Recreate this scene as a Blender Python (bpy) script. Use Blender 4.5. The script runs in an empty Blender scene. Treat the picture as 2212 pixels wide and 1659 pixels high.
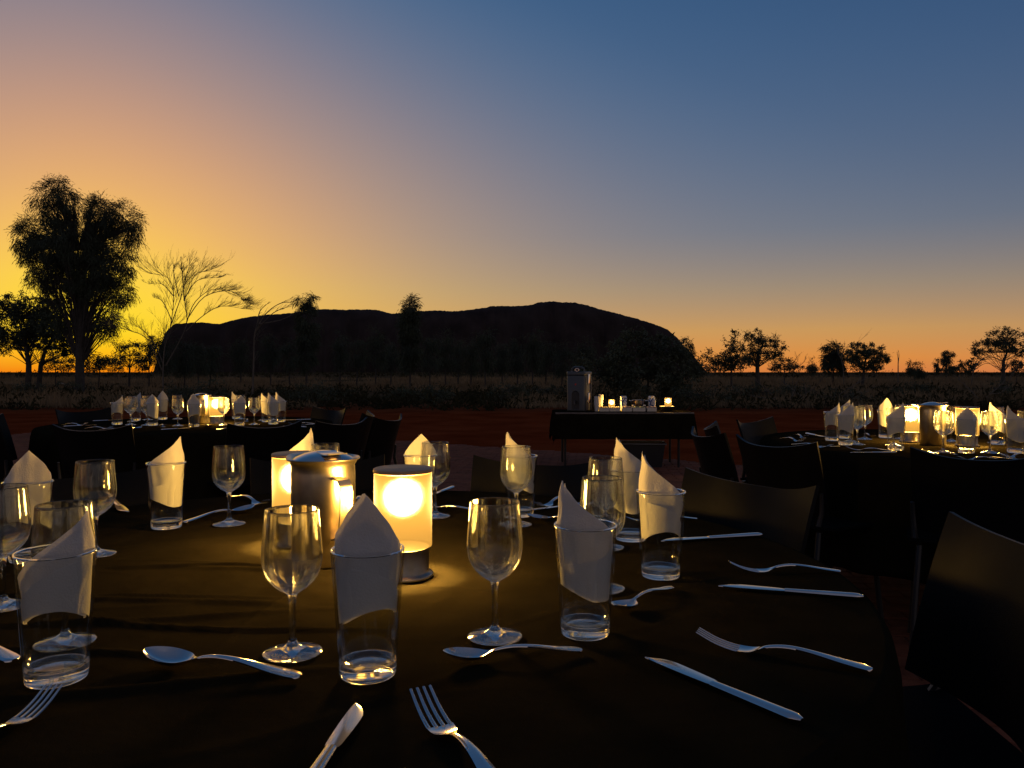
import bpy, math, random
from mathutils import Vector, noise
R = math.radians
SC = bpy.context.scene
COL = SC.collection
random.seed(7)

# ------------------------------------------------------------------ camera
F, CX, CY, HOR = 1662.0, 1106.0, 829.5, 804.0      # working pixels: 2212 x 1659
CAMZ, TZ = 1.09, 0.74
PITCH = math.atan((CY - HOR) / F)
cd = bpy.data.cameras.new('camera'); cam = bpy.data.objects.new('camera', cd); COL.objects.link(cam)
cd.sensor_width = 36.0; cd.lens = 36.0 * F / 2212.0; cd.clip_start = 0.02; cd.clip_end = 150000
cam.location = (0, 0, CAMZ); cam.rotation_euler = (math.pi / 2 - PITCH, 0, 0)
SC.camera = cam

# ------------------------------------------------------------------ sky
SUN_AZ = -28.5                                    # degrees from straight ahead
def srgb(r, g, b, k=1.0):
    f = lambda c: ((c / 255 + .055) / 1.055) ** 2.4 if c > 10 else c / 255 / 12.92
    return (f(r) * k, f(g) * k, f(b) * k, 1)
W = bpy.data.worlds.new('World'); SC.world = W; W.use_nodes = True
def build_sky():
    nt = W.node_tree; N = nt.nodes; L = nt.links; N.clear()
    def nd(t, **k):
        n = N.new(t)
        for a, b in k.items(): setattr(n, a, b)
        return n
    def put(sock, v):
        if isinstance(v, (int, float)): sock.default_value = v
        elif isinstance(v, (tuple, list)): sock.default_value = v
        else: L.new(v, sock)
    def M(op, a, b=None, clamp=False):
        n = nd('ShaderNodeMath', operation=op, use_clamp=clamp); put(n.inputs[0], a)
        if b is not None: put(n.inputs[1], b)
        return n.outputs[0]
    def mix(f, a, b, mode='MIX'):
        n = nd('ShaderNodeMix', data_type='RGBA', blend_type=mode, clamp_factor=True)
        put(n.inputs[0], f); put(n.inputs[6], a); put(n.inputs[7], b); return n.outputs[2]
    tc = nd('ShaderNodeTexCoord'); vn = nd('ShaderNodeVectorMath', operation='NORMALIZE')
    L.new(tc.outputs['Generated'], vn.inputs[0])
    sp = nd('ShaderNodeSeparateXYZ'); L.new(vn.outputs[0], sp.inputs[0])
    x, y, z = sp.outputs
    D = 180 / math.pi
    elev = M('MULTIPLY', M('ARCSINE', z), D)
    e = M('MAXIMUM', elev, 0.0)
    hl = M('SQRT', M('ADD', M('ADD', M('MULTIPLY', x, x), M('MULTIPLY', y, y)), 1e-6))
    dot = M('DIVIDE', M('ADD', M('MULTIPLY', x, math.sin(R(SUN_AZ))), M('MULTIPLY', y, math.cos(R(SUN_AZ)))), hl)
    daz = M('MULTIPLY', M('ARCCOSINE', M('MINIMUM', M('MAXIMUM', dot, -1.0), 1.0)), D)
    f = M('MULTIPLY', M('SUBTRACT', 1.0, M('EXPONENT', M('DIVIDE', daz, -38.0))), 40.0)
    s = M('SQRT', M('ADD', M('MULTIPLY', f, f), M('MULTIPLY', e, e)))
    ramp = nd('ShaderNodeValToRGB'); cr = ramp.color_ramp; cr.interpolation = 'B_SPLINE'
    stops = [(0, (255, 236, 40)), (3, (255, 222, 58)), (6, (255, 206, 78)), (9, (248, 188, 98)), (12.5, (228, 168, 116)), (16.5, (196, 150, 128)), (20.5, (160, 137, 137)),
             (25, (120, 121, 141)), (29.5, (82, 107, 141)), (34, (54, 93, 135)), (41, (40, 76, 118)), (55, (42, 68, 106)), (75, (58, 72, 100)), (98, (64, 74, 100))]
    while len(cr.elements) < len(stops): cr.elements.new(.5)
    for el, (p, c) in zip(cr.elements, stops): el.position = p / 100; el.color = srgb(*c)
    L.new(M('DIVIDE', s, 100.0), ramp.inputs[0])
    # warm band that hugs the horizon, strongest on the sunset side
    sunny = M('EXPONENT', M('MULTIPLY', M('MULTIPLY', daz, daz), -1 / 420.0))
    reach = M('SUBTRACT', M('MULTIPLY', sunny, 2.0), 6.8)
    near = M('MULTIPLY', M('EXPONENT', M('DIVIDE', e, reach)), M('MULTIPLY', M('SUBTRACT', 1.0, M('DIVIDE', daz, 190.0), clamp=True), 1.38, clamp=True))
    band = nd('ShaderNodeValToRGB'); cb = band.color_ramp
    bs = [(0, (246, 134, 12)), (.12, (255, 172, 8)), (.3, (255, 214, 10)), (.62, (255, 232, 30)), (1, (255, 226, 60))]
    while len(cb.elements) < len(bs): cb.elements.new(.5)
    for el, (p, c) in zip(cb.elements, bs): el.position = p; el.color = srgb(*c)
    L.new(M('DIVIDE', e, 10.0), band.inputs[0])
    band2 = nd('ShaderNodeValToRGB'); cb = band2.color_ramp
    bs = [(0, (216, 126, 62)), (.1, (234, 146, 40)), (.3, (238, 170, 36)), (.6, (216, 172, 74)), (1, (186, 162, 108))]
    while len(cb.elements) < len(bs): cb.elements.new(.5)
    for el, (p, c) in zip(cb.elements, bs): el.position = p; el.color = srgb(*c)
    L.new(M('DIVIDE', e, 10.0), band2.inputs[0])
    warm = mix(sunny, band2.outputs[0], band.outputs[0])
    c1 = mix(near, ramp.outputs[0], warm)
    # pale belt of twilight on the side away from the sunset
    back = M('MULTIPLY', M('MULTIPLY', M('SUBTRACT', M('DIVIDE', daz, 90.0), .8, clamp=True), 1.0), M('EXPONENT', M('DIVIDE', e, -38.0)))
    c2 = mix(back, c1, (0.30, 0.240, 0.218, 1))
    bg = nd('ShaderNodeBackground'); bg.inputs[1].default_value = 1.0; L.new(c2, bg.inputs[0])
    out = nd('ShaderNodeOutputWorld'); L.new(bg.outputs[0], out.inputs[0])
build_sky()

SC.view_settings.view_transform = 'Standard'; SC.view_settings.look = 'None'
SC.view_settings.exposure = 0.0; SC.view_settings.gamma = 1.0; SC.view_settings.use_curve_mapping = False
cy = SC.cycles
cy.use_denoising = True; cy.max_bounces = 12; cy.transmission_bounces = 10; cy.glossy_bounces = 5; cy.diffuse_bounces = 3
cy.transparent_max_bounces = 28; cy.sample_clamp_indirect = 3.0; cy.blur_glossy = 0.6

# ------------------------------------------------------------------ helpers
def P(px, py, z):
    """the point of the horizontal plane at height z that lies behind a pixel"""
    a, b = (px - CX) / F, -(py - CY) / F
    c, s = math.cos(PITCH), math.sin(PITCH)
    d = Vector((a, c + b * s, -s + b * c))
    t = (z - CAMZ) / d.z
    return Vector((d.x * t, d.y * t, z))
def AT(px, py, dist):
    a, b = (px - CX) / F, -(py - CY) / F
    c, s = math.cos(PITCH), math.sin(PITCH)
    d = Vector((a, c + b * s, -s + b * c)); t = dist / d.y
    return Vector((d.x * t, dist, CAMZ + d.z * t))
def sst(a, b, v):
    t = min(1, max(0, (v - a) / (b - a))); return t * t * (3 - 2 * t)
def gz(x, y):
    return -0.12 * sst(6.4, 9.4, y)

class MB:
    def __init__(s): s.v = []; s.f = []
    def add(s, vs, fs):
        o = len(s.v); s.v += [tuple(v) for v in vs]; s.f += [tuple(i + o for i in f) for f in fs]; return s
    def box(s, x0, x1, y0, y1, z0, z1):
        return s.add([(x0, y0, z0), (x1, y0, z0), (x1, y1, z0), (x0, y1, z0), (x0, y0, z1), (x1, y0, z1), (x1, y1, z1), (x0, y1, z1)],
                     [(0, 3, 2, 1), (4, 5, 6, 7), (0, 1, 5, 4), (1, 2, 6, 5), (2, 3, 7, 6), (3, 0, 4, 7)])
    def rbox(s, x0, x1, y0, y1, z0, z1, r, n=4, taper=1.0):
        """upright box with rounded vertical edges and a soft top edge"""
        cx, cy_, hx, hy = (x0 + x1) / 2, (y0 + y1) / 2, (x1 - x0) / 2, (y1 - y0) / 2
        def ring(z, inset, k=1.0):
            o = []
            for (sx, sy, a0) in ((1, 1, 0), (-1, 1, 90), (-1, -1, 180), (1, -1, 270)):
                for i in range(n + 1):
                    a = R(a0 + 90 * i / n); rr = max(r - inset, .0005)
                    o.append((cx + k * (sx * (hx - r) + rr * math.cos(a)), cy_ + k * (sy * (hy - r) + rr * math.sin(a)), z))
            return o
        q = min(r * .35, (z1 - z0) * .2)
        rs = [ring(z0, q, taper), ring(z0 + q, 0, taper), ring(z1 - q, 0), ring(z1 - q * .3, q * .3), ring(z1, q)]
        m = len(rs[0]); vs = [p for r_ in rs for p in r_]; fs = []
        for k in range(len(rs) - 1):
            for i in range(m):
                j = (i + 1) % m; fs.append((k * m + i, k * m + j, (k + 1) * m + j, (k + 1) * m + i))
        fs.append(tuple(range(m - 1, -1, -1))); fs.append(tuple((len(rs) - 1) * m + i for i in range(m)))
        return s.add(vs, fs)
    def lathe(s, prof, seg=40, c=(0, 0, 0)):
        vs, fs, idx = [], [], []
        for (r, z) in prof:
            if r < 1e-6: idx.append([len(vs)] * seg); vs.append((c[0], c[1], c[2] + z))
            else:
                idx.append([len(vs) + i for i in range(seg)])
                vs += [(c[0] + r * math.cos(2 * math.pi * i / seg), c[1] + r * math.sin(2 * math.pi * i / seg), c[2] + z) for i in range(seg)]
        for k in range(len(prof) - 1):
            a, b = idx[k], idx[k + 1]
            for i in range(seg):
                j = (i + 1) % seg; q = []
                for t in (a[i], a[j], b[j], b[i]):
                    if t not in q: q.append(t)
                if len(q) > 2: fs.append(tuple(q))
        return s.add(vs, fs)
    def tube(s, pts, rad, seg=8, caps=True, flat=None):
        pts = [Vector(p) for p in pts]; n = len(pts)
        if isinstance(rad, (int, float)): rad = [rad] * n
        vs, fs = [], []; up = None
        for i, p in enumerate(pts):
            t = (pts[min(i + 1, n - 1)] - pts[max(i - 1, 0)])
            t = t.normalized() if t.length > 1e-9 else Vector((0, 0, 1))
            if up is None:
                up = Vector((0, 0, 1)) if abs(t.z) < .9 else Vector((0, 1, 0))
            a = t.cross(up)
            a = a.normalized() if a.length > 1e-6 else Vector((1, 0, 0))
            b = a.cross(t).normalized(); up = b
            ra = rad[i]; rb = ra if flat is None else ra * flat
            for k in range(seg):
                w = 2 * math.pi * k / seg; vs.append(p + a * math.cos(w) * ra + b * math.sin(w) * rb)
        for i in range(n - 1):
            for k in range(seg):
                j = (k + 1) % seg; fs.append((i * seg + k, i * seg + j, (i + 1) * seg + j, (i + 1) * seg + k))
        if caps: fs.append(tuple(range(seg - 1, -1, -1))); fs.append(tuple((n - 1) * seg + k for k in range(seg)))
        return s.add(vs, fs)
    def sheet(s, nu, nv, fn, thick):
        """a curved sheet of real thickness: fn(u, v) in 0..1 -> (point, normal)"""
        top, bot = [], []
        for j in range(nv + 1):
            for i in range(nu + 1):
                p, n = fn(i / nu, j / nv); n = Vector(n).normalized()
                top.append(Vector(p) + n * thick / 2); bot.append(Vector(p) - n * thick / 2)
        m = nu + 1; o = len(top); fs = []
        for j in range(nv):
            for i in range(nu):
                a, b, c, d = j * m + i, j * m + i + 1, (j + 1) * m + i + 1, (j + 1) * m + i
                fs.append((a, b, c, d)); fs.append((o + d, o + c, o + b, o + a))
        for i in range(nu):
            fs.append((o + i, o + i + 1, i + 1, i)); k = nv * m; fs.append((k + i, k + i + 1, o + k + i + 1, o + k + i))
        for j in range(nv):
            a, b = j * m, (j + 1) * m; fs.append((a, b, o + b, o + a)); a += nu; b += nu; fs.append((b, a, o + a, o + b))
        return s.add(top + bot, fs)
    def mesh(s, name, mat, smooth=True, angle=40):
        me = bpy.data.meshes.new(name); me.from_pydata(s.v, [], s.f); me.update()
        if smooth:
            me.polygons.foreach_set('use_smooth', [True] * len(me.polygons))
            try: me.set_sharp_from_angle(angle=R(angle))
            except Exception: pass
        if mat: me.materials.append(mat)
        return me
    def build(s, name, mat, parent=None, smooth=True, angle=40):
        return link(name, s.mesh(name, mat, smooth, angle), parent)

def link(name, me, parent=None):
    o = bpy.data.objects.new(name, me); COL.objects.link(o)
    if parent: o.parent = parent
    return o
def tag(o, label, cat, group=None, kind=None):
    if label: o['label'] = label
    if cat: o['category'] = cat
    if group: o['group'] = group
    if kind: o['kind'] = kind
    return o
def thing(name, label, cat, loc=(0, 0, 0), rz=0, group=None):
    o = bpy.data.objects.new(name, None); COL.objects.link(o); o.empty_display_size = .05
    o.location = loc; o.rotation_euler = (0, 0, rz)
    return tag(o, label, cat, group)
def structure(o): o['kind'] = 'structure'; return o

# ------------------------------------------------------------------ materials
def mat(name, base=(.5, .5, .5), rough=.6, metal=0, spec=.5, noise_scale=0, var=.25, bump=0, bump_scale=200, trans=0, coat=0, sub=None, sheen=0, coord='Object'):
    m = bpy.data.materials.new(name); m.use_nodes = True; nt = m.node_tree; N = nt.nodes; L = nt.links
    b = N['Principled BSDF']; b.inputs['Base Color'].default_value = (*base, 1); b.inputs['Roughness'].default_value = rough
    b.inputs['Metallic'].default_value = metal; b.inputs['Specular IOR Level'].default_value = spec
    b.inputs['Sheen Weight'].default_value = sheen; b.inputs['Coat Weight'].default_value = coat
    tc = N.new('ShaderNodeTexCoord')
    if noise_scale:
        t = N.new('ShaderNodeTexNoise'); t.inputs['Scale'].default_value = noise_scale; t.inputs['Detail'].default_value = 6
        L.new(tc.outputs[coord], t.inputs['Vector'])
        r = N.new('ShaderNodeValToRGB'); e = r.color_ramp.elements
        lo = [c * (1 - var) for c in base]; hi = [min(1, c * (1 + var)) for c in (sub or base)]
        e[0].position = .3; e[0].color = (*lo, 1); e[1].position = .7; e[1].color = (*hi, 1)
        L.new(t.outputs['Fac'], r.inputs[0]); L.new(r.outputs[0], b.inputs['Base Color'])
    if bump:
        t = N.new('ShaderNodeTexNoise'); t.inputs['Scale'].default_value = bump_scale; t.inputs['Detail'].default_value = 5
        L.new(tc.outputs[coord], t.inputs['Vector'])
        u = N.new('ShaderNodeBump'); u.inputs['Strength'].default_value = bump; u.inputs['Distance'].default_value = .01
        L.new(t.outputs['Fac'], u.inputs['Height']); L.new(u.outputs[0], b.inputs['Normal'])
    if trans:
        tr = N.new('ShaderNodeBsdfTranslucent'); tr.inputs[0].default_value = (*base, 1)
        mx = N.new('ShaderNodeMixShader'); mx.inputs[0].default_value = trans
        out = N['Material Output']; L.new(b.outputs[0], mx.inputs[1]); L.new(tr.outputs[0], mx.inputs[2]); L.new(mx.outputs[0], out.inputs[0])
    return m
def glass_solid():
    m = bpy.data.materials.new('clear_glass'); m.use_nodes = True; nt = m.node_tree; N = nt.nodes; L = nt.links
    N.remove(N['Principled BSDF']); g = N.new('ShaderNodeBsdfGlass'); g.inputs['IOR'].default_value = 1.5; g.inputs['Roughness'].default_value = 0.0
    g.inputs['Color'].default_value = (.97, .99, .985, 1)
    t = N.new('ShaderNodeBsdfTransparent'); mx = N.new('ShaderNodeMixShader'); mx.inputs[0].default_value = .22
    L.new(g.outputs[0], mx.inputs[1]); L.new(t.outputs[0], mx.inputs[2]); L.new(mx.outputs[0], N['Material Output'].inputs[0]); return m
def glass_thin():
    m = bpy.data.materials.new('thin_clear_glass'); m.use_nodes = True; nt = m.node_tree; N = nt.nodes; L = nt.links
    N.remove(N['Principled BSDF']); t = N.new('ShaderNodeBsdfTransparent'); t.inputs[0].default_value = (.97, .98, .975, 1)
    ew = N.new('ShaderNodeLayerWeight'); ew.inputs[0].default_value = .5; er = N.new('ShaderNodeValToRGB'); ee = er.color_ramp.elements
    ee[0].position = .72; ee[0].color = (.97, .98, .975, 1); ee[1].position = .97; ee[1].color = (.42, .47, .45, 1); L.new(ew.outputs['Facing'], er.inputs[0]); L.new(er.outputs[0], t.inputs[0])
    g = N.new('ShaderNodeBsdfGlossy'); g.inputs['Roughness'].default_value = .02
    lw = N.new('ShaderNodeLayerWeight'); lw.inputs[0].default_value = .5
    pw = N.new('ShaderNodeMath'); pw.operation = 'POWER'; pw.inputs[1].default_value = 3.2; L.new(lw.outputs['Facing'], pw.inputs[0])
    fr = N.new('ShaderNodeMath'); fr.operation = 'MULTIPLY_ADD'; fr.inputs[1].default_value = .9; fr.inputs[2].default_value = .018; L.new(pw.outputs[0], fr.inputs[0])
    mx = N.new('ShaderNodeMixShader'); L.new(fr.outputs[0], mx.inputs[0]); L.new(t.outputs[0], mx.inputs[1]); L.new(g.outputs[0], mx.inputs[2])
    L.new(mx.outputs[0], N['Material Output'].inputs[0]); return m
LAMP = (1.0, .57, .12)
def shade_mat():
    m = bpy.data.materials.new('frosted_lamp_shade'); m.use_nodes = True; nt = m.node_tree; N = nt.nodes; L = nt.links
    N.remove(N['Principled BSDF'])
    tl = N.new('ShaderNodeBsdfTranslucent'); tl.inputs[0].default_value = (.0012, .0009, .0005, 1)
    tr = N.new('ShaderNodeBsdfTransparent'); tr.inputs[0].default_value = (1, .93, .8, 1)
    em = N.new('ShaderNodeEmission'); em.inputs[0].default_value = (1, .50, .085, 1); em.inputs[1].default_value = .50
    mx = N.new('ShaderNodeMixShader'); mx.inputs[0].default_value = .085; ad = N.new('ShaderNodeAddShader')
    rf = N.new('ShaderNodeBsdfRefraction'); rf.inputs['IOR'].default_value = 1.12; rf.inputs['Roughness'].default_value = .80; rf.inputs['Color'].default_value = (.0066, .0072, .0105, 1)
    a2 = N.new('ShaderNodeAddShader'); L.new(tl.outputs[0], a2.inputs[0]); L.new(rf.outputs[0], a2.inputs[1])
    L.new(a2.outputs[0], mx.inputs[1]); L.new(tr.outputs[0], mx.inputs[2]); L.new(mx.outputs[0], ad.inputs[0]); L.new(em.outputs[0], ad.inputs[1])
    L.new(ad.outputs[0], N['Material Output'].inputs[0]); return m
def bulb_mat():
    m = bpy.data.materials.new('lit_bulb'); m.use_nodes = True; nt = m.node_tree; N = nt.nodes
    N.remove(N['Principled BSDF']); em = N.new('ShaderNodeEmission'); em.inputs[0].default_value = (1, .7, .3, 1); em.inputs[1].default_value = 3
    nt.links.new(em.outputs[0], N['Material Output'].inputs[0]); return m
def cloth_mat():
    m = mat('black_cloth', (.0118, .0098, .0056), .9, spec=.0, noise_scale=9, var=.2)
    nt = m.node_tree; N = nt.nodes; L = nt.links; b = N['Principled BSDF']; tc = N.new('ShaderNodeTexCoord')
    t1 = N.new('ShaderNodeTexNoise'); t1.inputs['Scale'].default_value = 14; t1.inputs['Detail'].default_value = 4
    t2 = N.new('ShaderNodeTexNoise'); t2.inputs['Scale'].default_value = 900; t2.inputs['Detail'].default_value = 2
    for t in (t1, t2): L.new(tc.outputs['Object'], t.inputs['Vector'])
    u1 = N.new('ShaderNodeBump'); u1.inputs['Strength'].default_value = .25; u1.inputs['Distance'].default_value = .012
    u2 = N.new('ShaderNodeBump'); u2.inputs['Strength'].default_value = .35; u2.inputs['Distance'].default_value = .0012
    L.new(t1.outputs['Fac'], u1.inputs['Height']); L.new(t2.outputs['Fac'], u2.inputs['Height']); L.new(u1.outputs[0], u2.inputs['Normal']); L.new(u2.outputs[0], b.inputs['Normal'])
    return m
M_CLOTH = cloth_mat()
M_CHAIR = mat('black_plastic', (.006, .006, .006), .38, spec=.09, bump=.12, bump_scale=600)
M_SEAT = mat('matte_black_seat', (.006, .006, .006), .8, spec=.02, bump=.2, bump_scale=500)
M_LEG = mat('dark_steel_tube', (.03, .03, .032), .38, metal=.6)
M_STEEL = mat('polished_steel', (.76, .70, .64), .13, metal=1, noise_scale=30, var=.06)
M_BRUSHED = mat('brushed_steel', (.62, .55, .43), .31, metal=1, noise_scale=60, var=.1, bump=.05, bump_scale=500)
M_DARKSTEEL = mat('dark_brushed_steel', (.26, .235, .2), .3, metal=1, noise_scale=60, var=.15, bump=.05, bump_scale=500)
M_NAPKIN = mat('white_paper_napkin', (.74, .73, .71), .85, spec=.15, noise_scale=60, var=.04, bump=.25, bump_scale=420, trans=.42)
M_GLASS = glass_solid(); M_THIN = glass_thin(); M_SHADE = shade_mat(); M_BULB = bulb_mat()
M_WOOD = mat('pale_wood_lid', (.42, .25, .13), .5, noise_scale=40, var=.2)
M_TABLE = mat('table_board', (.12, .1, .09), .6, noise_scale=20)
M_BRICK = mat('red_brick_paver', (.16, .05, .026), .9, spec=.1, noise_scale=6, var=.35, bump=.5, bump_scale=90, coord='Object')
M_BARK = mat('dark_bark', (.05, .04, .032), .9, noise_scale=6, var=.3)
M_DEAD = mat('dead_grey_wood', (.12, .095, .07), .9, noise_scale=6, var=.25)
M_NEEDLE = mat('needle_foliage', (.045, .055, .028), .8, noise_scale=.5, var=.4, trans=.12)
M_LEAF = mat('grey_green_leaf', (.055, .065, .033), .75, noise_scale=.6, var=.4, trans=.15)
M_GRASS = mat('dry_spinifex', (.22, .15, .08), .95, spec=.05, noise_scale=.25, var=.5, trans=.2)
M_SCRUB = mat('dark_scrub_leaf', (.036, .032, .015), .95, spec=.05, noise_scale=.5, var=.4, trans=.1)
M_PEWTER = mat('grey_moulded_plastic', (.055, .06, .065), .4, bump=.1, bump_scale=300)
M_BLACKP = mat('black_tub_plastic', (.018, .018, .019), .4)
M_PAPER = mat('white_paper_cup', (.7, .68, .64), .7, bump=.05)
M_CARD = mat('cream_card', (.62, .56, .46), .75, noise_scale=30, var=.08)
M_RED = mat('red_emblem', (.5, .03, .02), .5)
M_COPPER = mat('warm_steel_bowl', (.62, .5, .4), .22, metal=1)

# ------------------------------------------------------------------ ground
def ground_mat():
    m = bpy.data.materials.new('red_desert_ground'); m.use_nodes = True; nt = m.node_tree; N = nt.nodes; L = nt.links
    b = N['Principled BSDF']; b.inputs['Roughness'].default_value = 1.0; b.inputs['Specular IOR Level'].default_value = 0
    g = N.new('ShaderNodeNewGeometry'); sp = N.new('ShaderNodeSeparateXYZ'); L.new(g.outputs['Position'], sp.inputs[0])
    t = N.new('ShaderNodeTexNoise'); t.inputs['Scale'].default_value = .8; t.inputs['Detail'].default_value = 8; L.new(g.outputs['Position'], t.inputs['Vector'])
    r = N.new('ShaderNodeValToRGB'); e = r.color_ramp.elements; e[0].position = .3; e[0].color = (.12, .020, .005, 1); e[1].position = .72; e[1].color = (.22, .046, .014, 1)
    L.new(t.outputs['Fac'], r.inputs[0])
    t2 = N.new('ShaderNodeTexNoise'); t2.inputs['Scale'].default_value = .06; t2.inputs['Detail'].default_value = 7; L.new(g.outputs['Position'], t2.inputs['Vector'])
    r2 = N.new('ShaderNodeValToRGB'); e = r2.color_ramp.elements; e[0].position = .35; e[0].color = (.05, .04, .02, 1); e[1].position = .7; e[1].color = (.15, .085, .045, 1)
    L.new(t2.outputs['Fac'], r2.inputs[0])
    mr = N.new('ShaderNodeMapRange'); mr.inputs[1].default_value = 22; mr.inputs[2].default_value = 34; L.new(sp.outputs[1], mr.inputs[0])
    mx = N.new('ShaderNodeMix'); mx.data_type = 'RGBA'; L.new(mr.outputs[0], mx.inputs[0]); L.new(r.outputs[0], mx.inputs[6]); L.new(r2.outputs[0], mx.inputs[7])
    L.new(mx.outputs[2], b.inputs['Base Color'])
    t3 = N.new('ShaderNodeTexNoise'); t3.inputs['Scale'].default_value = 4.5; t3.inputs['Detail'].default_value = 8; L.new(g.outputs['Position'], t3.inputs['Vector'])
    u = N.new('ShaderNodeBump'); u.inputs['Strength'].default_value = .9; u.inputs['Distance'].default_value = .09; L.new(t3.outputs['Fac'], u.inputs['Height']); L.new(u.outputs[0], b.inputs['Normal'])
    return m
def ground():
    mb = MB(); rad = [0.0]; r = .6
    while r < 60000: rad.append(r); r *= 1.075 if r < 60 else 1.2
    rad.append(90000); seg = 160; vs = [(0, 0, 0)]; fs = []
    for r in rad[1:]:
        for i in range(seg):
            a = 2 * math.pi * i / seg; x, y = r * math.cos(a), r * math.sin(a); z = gz(x, y)
            if 11 < r < 400: z += .035 * noise.noise((x * .35, y * .35, 3)) * sst(11, 16, r)
            vs.append((x, y, z))
    for i in range(seg): fs.append((0, 1 + i, 1 + (i + 1) % seg))
    for k in range(len(rad) - 2):
        a, b = 1 + k * seg, 1 + (k + 1) * seg
        for i in range(seg): j = (i + 1) % seg; fs.append((a + i, b + i, b + j, a + j))
    mb.add(vs, fs); o = mb.build('ground', ground_mat(), smooth=True, angle=180)
    structure(o); o['label'] = 'red desert sand running out to the flat dark horizon'; o['category'] = 'ground'
    return o
GROUND = ground()

# table places
TA = Vector((-.347, 1.369, TZ)); TB = Vector((-2.16, 5.2, TZ)); TC = Vector((2.2, 3.8, TZ)); TR = .917

def pavers():
    pv = MB(); pv.v = []; rot = R(-6); c, s = math.cos(rot), math.sin(rot); bx, by = .23, .115; gap = .007
    edge = lambda x, y: 12.1 - .72 * x - y
    cells = []
    for j in range(-10, 135):
        for i in range(-48, 48):
            u = (i + (.5 if j % 2 else 0)) * bx; v = j * by
            x, y = u * c - v * s, u * s + v * c
            if y < -.6 or abs(x) > .80 * max(y, 1) + 1.2 or edge(x, y) < .12 * noise.noise((x * 2, y * 2, 0)): continue
            z = gz(x, y) + .012 + .003 * noise.noise((x * 9, y * 9, 5))
            # share of the picture: hidden where the line of sight crosses a table top first
            p = Vector((x, y, z)); q = (CAMZ - TZ) / (CAMZ - z); h = Vector((x * q, y * q))
            hid = any((h - t.xy).length < TR + .02 for t in (TA, TB, TC))
            hz = (CAMZ - .3) / (CAMZ - z); hh = Vector((x * hz, y * hz))
            hid = hid or any((hh - t.xy).length < TR + .25 for t in (TA, TB, TC))
            px, py = CX + F * x / max(y, .1), HOR + F * (CAMZ - z) / max(y, .1)
            vis = y > .3 and 0 < px < 2212 and py < 1659 and not hid
            cells.append((-(1 / max(y, .1) ** 3) if vis else 0, x, y, z, j))
    cells.sort(key=lambda t: t[0])
    root = MB().add([(-9, -1, .003), (9, -1, .003), (9, 5.7, .003), (-9, 5.7, .003)], [(0, 1, 2, 3)]).build('pavement', mat('paver_bedding_sand', (.12, .05, .03), .95, noise_scale=8), smooth=False)
    structure(root); root['label'] = 'paved dining area of red bricks around the tables'
    hx, hy, ht = (bx - gap) / 2, (by - gap) / 2, .012; k = .005
    vs0 = [(-hx, -hy, -ht), (hx, -hy, -ht), (hx, hy, -ht), (-hx, hy, -ht), (-hx, -hy, -k), (hx, -hy, -k), (hx, hy, -k), (-hx, hy, -k),
           (-hx + k, -hy + k, 0), (hx - k, -hy + k, 0), (hx - k, hy - k, 0), (-hx + k, hy - k, 0)]
    fs0 = [(8, 9, 10, 11)] + [(a + i, a + (i + 1) % 4, a + 4 + (i + 1) % 4, a + 4 + i) for a in (0, 4) for i in range(4)]
    me = MB().add(vs0, fs0).mesh('brick', M_BRICK, False)
    for n, (_, x, y, z, j) in enumerate(cells):
        if n < 300 and _ < 0:
            o = link('brick', me, root); o.location = (x, y, z); o.rotation_euler = (R(random.uniform(-.5, .5)), R(random.uniform(-.5, .5)), rot + R(random.uniform(-.6, .6)))
        else:
            a = rot + R(random.uniform(-.6, .6)); ca, sa = math.cos(a), math.sin(a)
            pv.add([(x + p[0] * ca - p[1] * sa, y + p[0] * sa + p[1] * ca, z + p[2]) for p in vs0], fs0)
    o = pv.build('paving_bricks', M_BRICK, root, smooth=False); o['kind'] = 'stuff'
pavers()

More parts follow.
